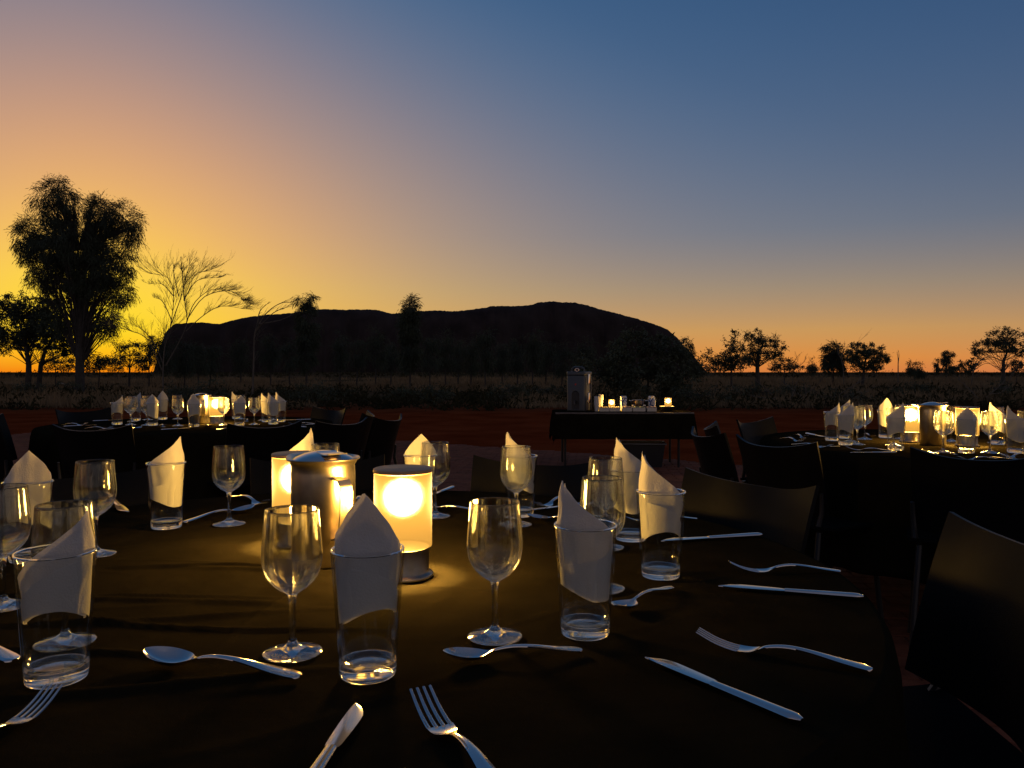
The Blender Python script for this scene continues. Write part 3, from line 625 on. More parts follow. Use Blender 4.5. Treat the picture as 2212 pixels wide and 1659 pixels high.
# ------------------------------------------------------------------ tables and cloths
def tablecloth(label, c, R0, drop, seed, ground_z=0, fine=True):
    rng = random.Random(seed); na = 420 if fine else 120; rings = [R0 * (i / 140) ** .9 for i in range(1, 141)] if fine else [R0 * i / 14 for i in range(1, 15)]
    off = seed * 3.1
    def topz(x, y):
        z = .0016 * noise.noise((x * 6 + off, y * 6, 0)) + .0008 * noise.noise((x * 17, y * 17 + off, 2))
        for (a, o_, amp, wd) in creases:
            t = x * math.sin(a) + y * math.cos(a) + .03 * noise.noise((x * 3 + o_ * 7, y * 3, 4)) + .015 * math.sin(x * 5 + o_ * 30) - o_
            s = noise.noise((x * 2.2 + o_ * 11, y * 2.2, 8)) + .3 - (1.6 * max(0, x + .05) + 2.5 * max(0, -.42 - y) if abs(a) < .3 and fine else 0)
            if s > 0: z += amp * min(1, s * 2) * math.exp(-(t / wd) ** 2)
        return z
    creases = [(rng.uniform(-.25, .25), -.55 + .055 * i + rng.uniform(-.02, .02), rng.uniform(.0034, .0062), rng.uniform(.006, .010)) for i in range(12)] if fine else []
    creases += [(rng.uniform(-1.4, 1.4), rng.uniform(-.7, .7), rng.uniform(.0008, .0018), rng.uniform(.006, .014)) for i in range(14)]
    creases += [(0.12, 0.0, .0016, .004), (0.12 + math.pi / 2, .02, .0016, .004)]
    vs = [(0, 0, topz(0, 0))]; fs = []
    for r in rings:
        for i in range(na):
            a = 2 * math.pi * i / na; x, y = r * math.cos(a), r * math.sin(a); vs.append((x, y, topz(x, y) * (1 if r < R0 * .97 else .3)))
    nf = rng.randint(15, 19); ph = rng.random() * 6
    for k in range(1, 15):
        t = k / 14
        for i in range(na):
            a = 2 * math.pi * i / na; w = math.sin(a * nf + ph + 1.3 * math.sin(a * 3 + ph)) * .5 + .5 * math.sin(a * (nf * .53) + 2)
            rr = R0 + .012 * min(1, k / 2) + .045 * sst(0, 1, t) * w + .02 * t
            vs.append((rr * math.cos(a), rr * math.sin(a), -.012 * min(k, 1) - drop * max(0, (k - 1) / 13) - .03 * t * math.cos(4 * a)))
    nr = len(rings) + 14
    for i in range(na): fs.append((0, 1 + i, 1 + (i + 1) % na))
    for k in range(nr - 1):
        a, b = 1 + k * na, 1 + (k + 1) * na
        for i in range(na): j = (i + 1) % na; fs.append((a + i, b + i, b + j, a + j))
    o = MB().add(vs, fs).build('tablecloth', M_CLOTH, angle=75); o.location = c; tag(o, label, 'tablecloth')
    sol = o.modifiers.new('thickness', 'SOLIDIFY'); sol.thickness = .0012; sol.offset = -1
def round_table(label, c, g=0):
    t = thing('round_table', label, 'table', (c.x, c.y, g))
    MB().lathe([(0, TZ - g - .034), (TR - .008, TZ - g - .034), (TR - .004, TZ - g - .03), (TR - .004, TZ - g - .012), (TR - .008, TZ - g - .008), (0, TZ - g - .008)], 64).build('tabletop', M_TABLE, t)
    for a in (45, 135, 225, 315):
        x, y = .6 * math.cos(R(a)), .6 * math.sin(R(a))
        MB().tube([(x * .95, y * .95, TZ - g - .035), (x, y, .3), (x * 1.04, y * 1.04, 0)], .014, 8).build('leg', M_LEG, t)
round_table('round banquet table under the closest black cloth set with cutlery', TA); tablecloth('creased black cloth on the closest table beneath the two glowing lanterns', TA, TR, .50, 4)
round_table('round banquet table holding a single lantern at the sand edge', TB); tablecloth('black cloth on the table with a single lantern', TB, TR, .50, 5, fine=False)
round_table('round banquet table holding two lanterns flanking a jug', TC); tablecloth('black cloth on the table where a jug stands between two lanterns', TC, TR, .50, 6, fine=False)

# ------------------------------------------------------------------ chairs
def chair_meshes():
    out = []
    def back(u, v):
        s = 2 * u - 1; w = .198 + .014 * v
        x = w * s; z = .500 + (.274 + .032 * abs(s) ** 2.4) * v - .02 * (1 - s * s) * (1 - v)
        y = -.205 - .055 * v - .02 * v * v + .07 * abs(s) ** 2.0 - .012 * v * abs(s) ** 6
        return (x, y, z), (-.14 * 2 * s / (2 * w) * .5, 1, .15)
    out.append(('backrest', MB().sheet(20, 10, back, .011).mesh('backrest', M_CHAIR, angle=50)))
    def seat(u, v):
        s = 2 * u - 1; y = -.2 + .42 * v; w = .21 + .012 * math.sin(v * math.pi)
        z = .452 - .016 * (1 - s * s) * math.sin(v * math.pi) - .03 * max(0, v - .8) ** 2 * 12 + .02 * max(0, .15 - v) * 4
        return (w * s, y, z), (0, 0, 1)
    out.append(('seat', MB().sheet(14, 12, seat, .012).mesh('seat', M_SEAT, angle=50)))
    for sx in (-1, 1):
        out.append(('leg', MB().tube([(sx * .17, .15, .44), (sx * .19, .175, .22), (sx * .205, .195, 0)], .011, 8).mesh('leg', M_LEG)))
        out.append(('leg', MB().tube([(sx * .18, -.17, .44), (sx * .195, -.21, .22), (sx * .205, -.25, 0)], .011, 8).mesh('leg', M_LEG)))
        out.append(('back_post', MB().tube([(sx * .18, -.16, .44), (sx * .195, -.19, .47), (sx * .20, -.178, .52), (sx * .205, -.185, .60)], [.011, .011, .010, .008], 8).mesh('back_post', M_LEG)))
    return out
CHAIR = chair_meshes()
def chair(label, c, ang, r=1.17, group=None, yaw=0):
    a = R(ang); d = Vector((math.cos(a), math.sin(a)))
    p = Vector((c.x, c.y)) + d * (r - .22)
    t = thing('dining_chair', label, 'chair', (p.x, p.y, gz(p.x, p.y) + .012), a + math.pi / 2 + R(yaw), group)
    for n, me in CHAIR: link(n, me, t)
for a, r, lb in [(69, 1.165, 'black chair at the closest table facing it before the serving table'), (34, 1.16, 'black chair with a warm lit back corner beside the closest table'), (-4, 1.19, 'large dark chair pulled up near the forks and knives with red paving behind'),
                 (104, 1.16, 'black chair across the closest table behind jug and lantern'), (136, 1.18, 'black chair across the closest table behind the tumblers near the dead tree side')]:
    chair(lb, TA, a, r)
for a, r, lb in [(-92, 1.17, 'chair with its back turned, at the single-lantern table, near the tumbler cluster'), (-50, 1.24, 'chair with its back turned, at the single-lantern table, below the lone lantern'), (-31, 1.36, 'angled chair at the single-lantern table corner beside two side-on chairs'), (-14, 1.42, 'side-on chair pulled farthest from the single-lantern table'),
                 (6, 1.15, 'side-on chair tucked closer to the single-lantern table'), (50, 1.12, 'chair on the sand side of the single-lantern table facing its lantern'), (150, 1.25, 'chair on the sand side of the single-lantern table in line with the tall oak'), (-130, 1.2, 'dark chair in front of another chair at the single-lantern table edge'), (-165, 1.2, 'dark chair half hidden behind another at the single-lantern table edge')]:
    chair(lb, TB, a, r)
for a, r, lb in [(134, 1.08, 'chair at the two-lantern table facing away from the dark scrub'), (165, 1.15, 'upright chair between two others at the two-lantern table'), (186, 1.27, 'side-on chair with a pale curled back corner at the two-lantern table'), (-151, 1.27, 'chair with its back turned at the two-lantern table beside bright cutlery'), (-117, 1.23, 'black chair hiding the cloth edge in front of the two lanterns')]:
    chair(lb, TC, a, r)

# ------------------------------------------------------------------ tableware prototypes
def wine_meshes():
    foot = [(0, .0), (.030, .0), (.0352, .0006), (.0358, .0016), (.034, .0026), (.022, .0052), (.011, .0088), (.0062, .0125), (.0046, .017)]
    stem = [(.0046, .017), (.0040, .026), (.0037, .045), (.0040, .060), (.0050, .069), (.0062, .0735)]
    def cat(pts, n):
        q = []
        for i in range(len(pts) - 1):
            p0, p1, p2, p3 = [Vector((*pts[max(0, min(len(pts) - 1, k))], 0)) for k in (i - 1, i, i + 1, i + 2)]
            for t in [k / n for k in range(n)]:
                p = .5 * ((2 * p1) + (p2 - p0) * t + (2 * p0 - 5 * p1 + 4 * p2 - p3) * t * t + (3 * p1 - p0 - 3 * p2 + p3) * t ** 3); q.append((max(p.x, 0), p.y))
        q.append(pts[-1]); return q
    outer = cat([(.0062, .0735), (.0105, .0762), (.0185, .0815), (.0275, .0905), (.0338, .102), (.0365, .116), (.0366, .130), (.0352, .147), (.0338, .163), (.0326, .1775)], 3)
    inner = cat([(.0311, .1775), (.0325, .163), (.0339, .147), (.0353, .130), (.0352, .117), (.0322, .1035), (.0258, .0925), (.016, .0845), (.008, .0812), (0, .0805)], 3)
    bowl = outer + [(.0323, .1784), (.0318, .1787), (.0313, .1784)] + inner
    return [('bowl', MB().lathe(bowl, 48).mesh('bowl', M_GLASS, angle=80)), ('stem', MB().lathe(cat(stem, 2), 20).mesh('stem', M_GLASS, angle=80)), ('foot', MB().lathe(foot, 48).mesh('foot', M_GLASS, angle=60))]
WINE = wine_meshes()
def tumbler_meshes():
    ro = lambda z: .0318 + (.0418 - .0318) * (z / .1445)
    wall = [(ro(z), z) for z in (.0172, .04, .07, .10, .125, .1428)] + [(ro(.1445) - .0006, .1446), (ro(.1445) - .0013, .1448), (ro(.1445) - .002, .1442)] + [(ro(z) - .0023, z) for z in (.125, .10, .07, .04, .022)] + [(ro(.0172) - .006, .0176)]
    base = [(0, .0025), (.022, .002), (.027, .0004), (.0296, 0), (.0312, .0012), (ro(.004), .004), (ro(.0168), .0168), (ro(.0168) - .005, .0168), (.024, .0150), (.014, .0142), (0, .0140)]
    rim = []
    m = MB(); n = 48; rr = ro(.1445) - .0011
    pts = [(rr * math.cos(2 * math.pi * i / n), rr * math.sin(2 * math.pi * i / n), .1448) for i in range(n + 1)]
    m.tube(pts, .0013, 6, caps=False)
    return [('wall', MB().lathe(wall, 48).mesh('wall', M_THIN, angle=80)), ('base', MB().lathe(base, 48).mesh('base', M_GLASS, angle=50)), ('rim', m.mesh('rim', M_GLASS))]
TUMBLER = tumbler_meshes()
def napkin_mesh(kind, seed):
    rng = random.Random(seed); mb = MB(); ro = lambda z: .0290 + .0096 * (z / .1445)
    peak = {'mid': 0, 'right': 72, 'left': -72}[kind] + rng.uniform(-11, 11); bot = .060 + rng.uniform(-.008, .010); tip = .062 + rng.uniform(-.009, .011); flat = rng.uniform(.55, .8)
    def layer(off, dz, inset, th0, th1):
        def fn(u, v):
            th = th0 + (th1 - th0) * u
            d = th - (peak + off)
            if kind == 'mid': top = .1445 + (tip + dz) * (1 - abs(d) / 95.0)
            else: top = .1445 + (tip + dz) - (abs(d) / 150.0) * (.070 if d * peak < 0 else .20)
            lo = bot + .010 * math.sin(R(th * 1.3 + seed * 50)) + inset * 1.5
            top = max(top, lo + .01); z = lo + (top - lo) * v
            fold = .0009 * math.sin(th * .16 + seed) * (1 - v * .5) + .0024 * noise.noise((th * .04 + seed, z * 40, off))
            r = ro(min(z, .15)) - inset + fold - max(0, z - .1445) * .10
            if z > .1445: r += .0
            x, y = r * math.sin(R(th)) * (.90 + .10 * min(1, (z - bot) / .06)), -r * math.cos(R(th)) * flat + .003 * math.sin(th * .05 + seed)
            return (x, y, z), (math.sin(R(th)), -math.cos(R(th)), .05)
        return fn
    mb.sheet(34, 16, layer(0, 0, .0012, -96, 96), .0006)
    mb.sheet(24, 12, layer(7, -.004, .0040, -84, 96), .0007)
    if kind == 'mid': mb.sheet(16, 10, layer(0, -.030, .0068, -60, 60), .0007)
    def flap(u, v):
        th = -110 + 200 * u; sg = -1 if seed % 2 else 1; th *= sg
        lo = bot + .010 * math.sin(R(th * 1.3 + seed * 50)) + .003; top = lo + .012 + .062 * u; z = lo + (top - lo) * v
        r = ro(z) + .0001 + .0005 * noise.noise((th * .05, z * 50, seed)); return (r * math.sin(R(th)) * .96, -r * math.cos(R(th)) * flat - .0012, z), (math.sin(R(th)), -math.cos(R(th)), 0)
    mb.sheet(24, 5, flap, .0007)
    return mb.mesh('napkin', M_NAPKIN, angle=70)
NAPKIN = {k: [napkin_mesh(k, s) for s in range(1, 6)] for k in ('mid', 'left', 'right')}

def strip(mb, xs, fw, fz, depth, th, nt=8, yoff=0):
    def fn(u, v):
        i = v * (len(xs) - 1); k = min(int(i), len(xs) - 2); x = xs[k] + (xs[k + 1] - xs[k]) * (i - k)
        t = 2 * u - 1; return (x, fw(x) * t + yoff, fz(x) - depth(x) * (1 - t * t)), (0, 0, 1)
    mb.sheet(nt, len(xs) - 1, fn, th)
def interp(tab):
    def f(x):
        if x <= tab[0][0]: return tab[0][1]
        for (a, va), (b, vb) in zip(tab, tab[1:]):
            if x <= b:
                k = tab.index((a, va)); h = b - a; t = (x - a) / h
                sl = lambda i: (tab[min(i + 1, len(tab) - 1)][1] - tab[max(i - 1, 0)][1]) / max(tab[min(i + 1, len(tab) - 1)][0] - tab[max(i - 1, 0)][0], 1e-6)
                m0, m1 = sl(k) * h, sl(k + 1) * h
                lo, hi = min(va, vb), max(va, vb); q = (2 * t ** 3 - 3 * t * t + 1) * va + (t ** 3 - 2 * t * t + t) * m0 + (3 * t * t - 2 * t ** 3) * vb + (t ** 3 - t * t) * m1
                return min(hi + .001, max(lo - .001, q)) if lo < 0 else max(min(hi + .001, q), lo * .5)
        return tab[-1][1]
    return f
def cutlery_meshes():
    sp = MB(); L = .192
    fw = interp([(0, .0035), (.004, .0085), (.03, .0088), (.07, .0052), (.105, .0033), (.128, .0036), (.142, .0150), (.158, .0192), (.172, .0178), (.185, .0105), (.1915, .003), (.192, .001)])
    fz = interp([(0, .0030), (.03, .0066), (.07, .0130), (.098, .0148), (.118, .0126), (.136, .0090), (.160, .0105), (.192, .0155)])
    dp = interp([(0, -.0012), (.11, -.0014), (.126, .0), (.142, .0060), (.16, .0088), (.178, .0066), (.192, .0005)])
    strip(sp, [L * i / 60 for i in range(61)], fw, fz, dp, .0016)
    fk = MB(); hw = interp([(0, .003), (.004, .0092), (.03, .0090), (.07, .0056), (.108, .0036), (.125, .0042), (.140, .0108), (.152, .0124)])
    hz = interp([(0, .0022), (.03, .0062), (.07, .0122), (.095, .0138), (.118, .0105), (.138, .0036), (.158, .0034), (.182, .0090), (.205, .0190)])
    strip(fk, [.154 * i / 44 for i in range(45)], hw, hz, interp([(0, -.0012), (.12, -.0012), (.135, .001), (.154, .001)]), .0017)
    for k in range(4):
        y = -.0102 + .0068 * k
        pts = [(.153 + .052 * i / 8, y * (1 - .06 * i / 8), hz(.153 + .052 * i / 8)) for i in range(9)]
        fk.tube(pts, [.00205 * (1 - .35 * i / 8) for i in range(9)], 6, flat=.55)
    kn_h = MB(); pts = [(x, 0, .0042) for x in [.118 * i / 16 for i in range(17)]]
    kn_h.tube(pts, [.0035, .0078] + [.0086 - .0022 * (i / 14) for i in range(15)], 12, flat=.46)
    kb = MB(); n = 26
    def fn(u, v):
        x = .114 + .108 * v
        lo = -.0086 - .0042 * math.sin(min(1, v * 1.2) * math.pi * .55); lo = lo * (1 - max(0, (v - .62) / .38) ** 2.3) + .0055 * max(0, (v - .62) / .38) ** 2.3
        hi = .0066 + .0012 * math.sin(v * math.pi); hi = hi * (1 - .15 * max(0, (v - .8) / .2) ** 2) + .0002
        if v < .05: lo *= .55 + 9 * v; hi *= .7 + 6 * v
        t = u; y = lo + (hi - lo) * t
        return (x, y, .0040 + .0006 * math.sin(t * math.pi)), (0, 0, 1)
    kb.sheet(6, n, fn, .0014)
    return {'spoon': [('bowl_and_handle', sp.mesh('bowl_and_handle', M_STEEL, angle=60))], 'fork': [('tines_and_handle', fk.mesh('tines_and_handle', M_STEEL, angle=60))],
            'knife': [('handle', kn_h.mesh('handle', M_STEEL, angle=60)), ('blade', kb.mesh('blade', M_STEEL, angle=60))]}
CUT = cutlery_meshes(); CLEN = {'spoon': .192, 'fork': .205, 'knife': .222}
ZT = TZ + .0028
def put(name, cat, meshes, label, loc, rz, group=None, sc=1.0):
    if len(meshes) == 1:
        o = link(name, meshes[0][1]); o.location = loc; o.rotation_euler = (0, 0, rz); o.scale = (sc,) * 3; return tag(o, label, cat, group)
    t = thing(name, label, cat, loc, rz, group); t.scale = (sc,) * 3
    for n, me in meshes: link(n, me, t)
    return t
def face_cam(p): return math.atan2(p.y, p.x) - math.pi / 2
def wine(px, py, label, group=None):
    p = P(px, py, TZ); p.z = ZT; put('wine_glass', 'wine glass', WINE, label, p, random.random() * 6, group)
cnt = [0]
def tumbler(px, py, kind, label, nlabel, group=None, ngroup=None, yaw=0):
    p = P(px, py, TZ); p.z = ZT; put('tumbler', 'tumbler', TUMBLER, label, p, random.random() * 6, group)
    cnt[0] += 1; me = NAPKIN[kind][cnt[0] % 5]; o = link('napkin', me); o.location = p; o.rotation_euler = (0, 0, face_cam(p) + R(yaw)); tag(o, nlabel, 'napkin', ngroup)
def cutlery(kind, a, b, label, group=None, fixed=True):
    """a: pixel of the handle end, b: pixel of the tip"""
    A = P(*a, TZ + .003); B = P(*b, TZ + {'spoon': .010, 'fork': .016, 'knife': .003}[kind]); v = (B - A).xy; l = v.length
    sc = max(.9, min(1.12, l / CLEN[kind])); dirv = v.normalized(); m = (A.xy + B.xy) / 2; o = m - dirv * CLEN[kind] * sc / 2
    put('table_' + kind if kind != 'spoon' else 'table_spoon', kind, CUT[kind], label, (o.x, o.y, ZT), math.atan2(dirv.y, dirv.x), group, sc)

# ------------------------------------------------------------------ lantern and jug
def lantern_meshes():
    base = [(0, 0), (.050, 0), (.0515, .0025), (.0505, .0055), (.0455, .0075), (.0440, .010), (.0440, .050), (0, .050)]
    shade = [(.0488, .052), (.0490, .053), (.0490, .178)]
    lid = [(0, .1765), (.0478, .1765), (.0502, .1780), (.0506, .1805), (.0500, .1835), (.0480, .1845), (0, .1848)]
    bulb = [(0, .1762), (.014, .176), (.015, .174), (.013, .1715), (0, .1705)]
    return [('base', MB().lathe(base, 48).mesh('base', M_DARKSTEEL, angle=50)), ('shade', MB().lathe(shade, 56).mesh('shade', M_SHADE, angle=60)), ('lid', MB().lathe(lid, 48).mesh('lid', M_WOOD, angle=45)), ('bulb', MB().lathe(bulb, 20).mesh('bulb', M_BULB))]
LANT = lantern_meshes()
def lantern(p, label, power, sc=1.0):
    t = put('table_lantern', 'lantern', LANT, label, p, 0, None, sc)
    ld = bpy.data.lights.new('lantern_light', 'POINT'); ld.energy = power; ld.color = LAMP; ld.shadow_soft_size = .036
    lo = bpy.data.objects.new('lantern_light', ld); COL.objects.link(lo); lo.parent = t; lo.location = (0, 0, .134)
LP = 125.0
def jug(p, label, ang):
    t = thing('water_jug', label, 'jug', p, ang)
    r = .0575
    body = [(0, 0), (r - .003, 0), (r, .003), (r, .165), (r - .001, .178), (r + .004, .186), (r + .0085, .189), (r + .0090, .1905), (r + .0075, .192), (r + .002, .189), (r - .003, .180), (r - .003, .01), (0, .01)]
    b = MB().lathe(body, 56)
    # the pouring lip opposite the handle
    b.v = [(x - (.020 * max(0, (-x / r - .6) / .4) * sst(.170, .190, z) if x < 0 else 0), y, z + (.004 * max(0, (-x / r - .6)) * sst(.18, .19, z) if x < 0 else 0)) for x, y, z in b.v]
    b.build('body', M_BRUSHED, t, angle=50)
    lid = MB().lathe([(0, .205), (.018, .2035), (.036, .199), (.050, .193), (.0545, .1895), (.0545, .1880), (0, .188)], 48); lid_o = lid.build('lid', M_STEEL, t, angle=50)
    tab = MB().sheet(8, 8, lambda u, v: ((.012 + .05 * u, (2 * v - 1) * .018, .2035 - .013 * u + .012 * u * u), (0, 0, 1)), .002); tab.build('lid_tab', M_STEEL, lid_o)
    h = MB(); pts = [(r - .001, 0, .158), (r + .012, 0, .160), (r + .026, 0, .158), (r + .034, 0, .150), (r + .037, 0, .138), (r + .036, 0, .10), (r + .030, 0, .07), (r + .018, 0, .056), (r - .001, 0, .05)]
    def hp(u, v):
        i = v * (len(pts) - 1); k = min(int(i), len(pts) - 2); a = Vector(pts[k]).lerp(Vector(pts[k + 1]), i - k); tg = Vector(pts[k + 1]) - Vector(pts[k])
        return (a.x, (2 * u - 1) * .0115, a.z), (tg.z, 0, -tg.x)
    h.sheet(6, 40, hp, .003); h.build('handle', M_BRUSHED, t, angle=60)

def main_table():
    G = None
    wine(7, 1314, 'wine glass beside the tumbler rimmed by a broad gold-lit napkin, at table end'); wine(141, 1393, 'wine glass half hidden behind the tall slanting grey napkin')
    wine(207, 1201, 'wine glass in front of a knife tip and a black chair'); wine(495, 1135, 'wine glass standing alone between tumbler and lantern by a spoon bowl')
    wine(703, 1125, 'wine glass whose rim peeks over the steel jug lid'); wine(632, 1415, 'wine glass directly before the jug above the long dessert spoon handle')
    wine(940, 1118, 'wine glass tucked behind the unobstructed glowing lantern'); wine(1115, 1136, 'wine glass overlapping a yellow-lit napkin tumbler near mid table')
    wine(1069, 1380, 'wine glass standing clear with its foot above a spoon bowl'); wine(1301, 1275, 'wine glass behind the big left-pointing napkin tumbler'); wine(1308, 1186, 'wine glass seen through another glass beside paired napkins')
    T = tumbler
    T(123, 1472, 'right', 'tumbler with a thick base beside the fork at the table end', 'tall grey napkin rising to a sharp point beside two wine glasses', yaw=0)
    T(62, 1213, 'mid', 'tumbler behind the wine glasses at the table end', 'broad napkin lit gold on its face at the table end', yaw=14)
    T(360, 1142, 'right', 'tumbler standing apart with a half-gold, half-grey napkin', 'napkin half gold and half grey with twin upright tips')
    T(645, 1118, 'right', 'tumbler hidden behind jug and lantern', 'napkin corner showing above the lantern behind the jug')
    T(795, 1462, 'mid', 'large tumbler in front of jug and lantern with a house-shaped napkin', 'house-shaped grey napkin in front of jug and lantern')
    T(908, 1113, 'mid', 'tumbler beyond the unobstructed lantern next to a wine glass', 'pointed cream napkin beyond the unobstructed lantern', yaw=-10)
    T(1124, 1116, 'left', 'tumbler directly behind a wine glass near mid table', 'yellow-lit napkin behind a wine glass near mid table')
    T(1264, 1373, 'left', 'large tumbler with a rolled napkin next to the short upturned spoon', 'large rolled napkin with a slanting top fold in the big tumbler')
    T(1363, 1168, 'left', 'tumbler behind two wine glasses nearest the serving table', 'tall cream napkin leaning over towards the black tub')
    T(1427, 1248, 'left', 'tumbler beside the long dark cloth edge and knives', 'crumpled napkin with a twisted tip beside the knives', yaw=-8)
    C = cutlery
    C('spoon', (650, 1467), (313, 1418), 'spoon with a blue-reflecting bowl lying before the wine glass foot'); C('spoon', (1252, 1408), (962, 1418), 'spoon below the clear-standing wine glass, handle towards the big tumbler')
    C('knife', (628, 1752), (773, 1534), 'knife pointing at the house-shaped napkin tumbler, handle out of view'); C('fork', (1120, 1770), (908, 1500), 'fork with its handle out of view next to the knife tip')
    C('fork', (-150, 1690), (88, 1505), 'fork beneath the thick-based tumbler at the table end'); C('spoon', (58, 1441), (-190, 1352), 'spoon handle end poking out behind the thick-based tumbler')
    C('knife', (1733, 1563), (1400, 1425), 'long knife lying across the dark cloth below a fork'); C('fork', (1885, 1450), (1507, 1370), 'fork with its tines raised above the long knife on dark cloth')
    C('fork', (1815, 1236), (1577, 1220), 'slim fork with arched handle above a parallel knife'); C('knife', (1865, 1293), (1552, 1269), 'slim knife parallel to the arched fork'); C('spoon', (1440, 1276), (1338, 1312), 'short upturned spoon seen end-on below the crumpled napkin')
    C('knife', (1645, 1158), (1425, 1172), 'knife pointing under the crumpled napkin tumbler before a chair'); C('fork', (1500, 1122), (1350, 1116), 'fork mostly hidden behind the crumpled napkin')
    C('spoon', (395, 1131), (550, 1097), 'spoon behind the lone wine glass stem by a tumbler'); C('fork', (500, 1073), (582, 1088), 'fork with short dark tines near the lantern behind the jug'); C('knife', (226, 1066), (293, 1128), 'pale knife under the table-end wine glass pointing to the cloth folds')
    C('spoon', (1020, 1106), (925, 1096), 'spoon handle reaching out from the lantern wine glass'); C('knife', (972, 1056), (930, 1072), 'knife behind the wine glass near the unobstructed lantern'); C('fork', (1245, 1073), (1151, 1094), 'fork curving beside the yellow-lit napkin tumbler')
    C('knife', (1260, 1090), (1166, 1102), 'knife next to the curving fork at the big rolled napkin'); C('spoon', (1270, 1130), (1164, 1118), 'spoon bowl emerging behind the big rolled napkin')
    p = P(871, 1247, TZ); p.z = ZT; lantern(p, 'glowing lantern in full view on the closest table', LP)
    p = P(643, 1178, TZ); p.z = ZT; lantern(p, 'glowing lantern half hidden behind the closest steel jug', LP)
    p = P(699, 1216, TZ); p.z = ZT; jug(p, 'brushed steel water jug between the two lanterns on the closest table', R(-52))
    # salt shaker between jug and lantern
    q = P(781, 1142, TZ); q.z = ZT; t = thing('salt_shaker', 'small amber shaker with a metal cap between jug and lantern', 'shaker', q)
    MB().lathe([(0, 0), (.016, 0), (.0175, .002), (.0165, .03), (.012, .048), (.0105, .052), (0, .052)], 24).build('bottle', mat('amber_pepper', (.3, .13, .04), .25, coat=.5), t)
    MB().lathe([(.0108, .052), (.0122, .053), (.0122, .060), (.0135, .061), (.0135, .066), (.010, .070), (0, .071)], 24).build('cap', M_STEEL, t)
main_table()

ORD = ['first', 'second', 'third', 'fourth', 'fifth', 'sixth', 'seventh', 'eighth', 'ninth', 'tenth', 'eleventh']
def side_table(items, cut, conv, tname, mark, mpx, sides):
    """mark: the thing that labels count from; sides: what lies beyond it on either hand"""
    m = P(*conv(*mpx), TZ).xy
    def rank(q, pool):
        d = [p - m for p in pool]; me = q - m; left = me.x < 0
        r = sum(1 for v in d if (v.x < 0) == left and v.length < me.length - 1e-6)
        return ORD[r], sides[0] if left else sides[1]
    at = lambda x, y: P(*conv(x, y), TZ).xy
    wp = [at(x, y) for k, x, y in items if k == 'W']; tp = [at(x, y) for k, x, y in items if k != 'W']
    for k, x, y in items:
        px, py = conv(x, y)
        if k == 'W':
            o, sd = rank(at(x, y), wp); wine(px, py, f'{o} wine glass from {mark}, on the {sd}', 'wine glasses on the ' + tname)
        else:
            o, sd = rank(at(x, y), tp)
            tumbler(px, py, {'R': 'right', 'L': 'left', 'M': 'mid'}[k], f'{o} tumbler from {mark}, on the {sd}', f'napkin in the {o} tumbler from {mark}, {sd}', 'tumblers on the ' + tname, 'napkins on the ' + tname, yaw=random.uniform(-12, 12))
    for k in ('fork', 'knife', 'spoon'):
        pool = [(at(*a) + at(*b)) / 2 for q, a, b in cut if q == k]
        for q, a, b in cut:
            if q == k:
                o, sd = rank((at(*a) + at(*b)) / 2, pool); cutlery(k, conv(*a), conv(*b), f'{o} {k} from {mark}, on the {sd}', f'{k} settings on the ' + tname)
cl = lambda x, y: (.3983 * x, 833.6 + .3983 * y)
side_table([('R', 635, 212), ('W', 708, 214), ('W', 718, 196), ('R', 737, 190), ('W', 800, 186), ('W', 795, 216), ('M', 828, 217), ('M', 882, 184), ('W', 962, 182), ('W', 965, 219), ('M', 1052, 223), ('W', 1213, 215), ('M', 1300, 216), ('W', 1306, 182), ('L', 1284, 180), ('W', 1379, 212), ('L', 1445, 197), ('W', 1427, 190), ('W', 1480, 188), ('L', 1482, 210), ('L', 1522, 197)],
           [('fork', (340, 212), (470, 205)), ('knife', (350, 222), (520, 214)), ('fork', (470, 232), (600, 222)), ('knife', (520, 192), (640, 186)), ('spoon', (560, 240), (650, 236)), ('spoon', (690, 242), (750, 228)), ('fork', (860, 208), (905, 226)), ('knife', (910, 238), (1000, 232)), ('spoon', (1100, 212), (1150, 228)), ('fork', (1350, 180), (1330, 196)), ('knife', (1680, 184), (1540, 188)), ('fork', (1700, 208), (1580, 200)), ('spoon', (1745, 216), (1620, 214)), ('knife', (1660, 226), (1540, 220)), ('fork', (1230, 238), (1290, 226))], cl, 'table with a single lantern', 'the lone lantern on the sand-edge table', (1176, 206), ('tall oak side', 'serving table side'))
q = P(*cl(1176, 206), TZ); q.z = ZT; lantern(q, 'lone glowing lantern on the table at the sand edge', LP); q = P(*cl(1092, 204), TZ); q.z = ZT; jug(q, 'steel water jug beside the lone lantern', R(-60))
cr = lambda x, y: (1457 + .3412 * x, 847 + .3412 * y)
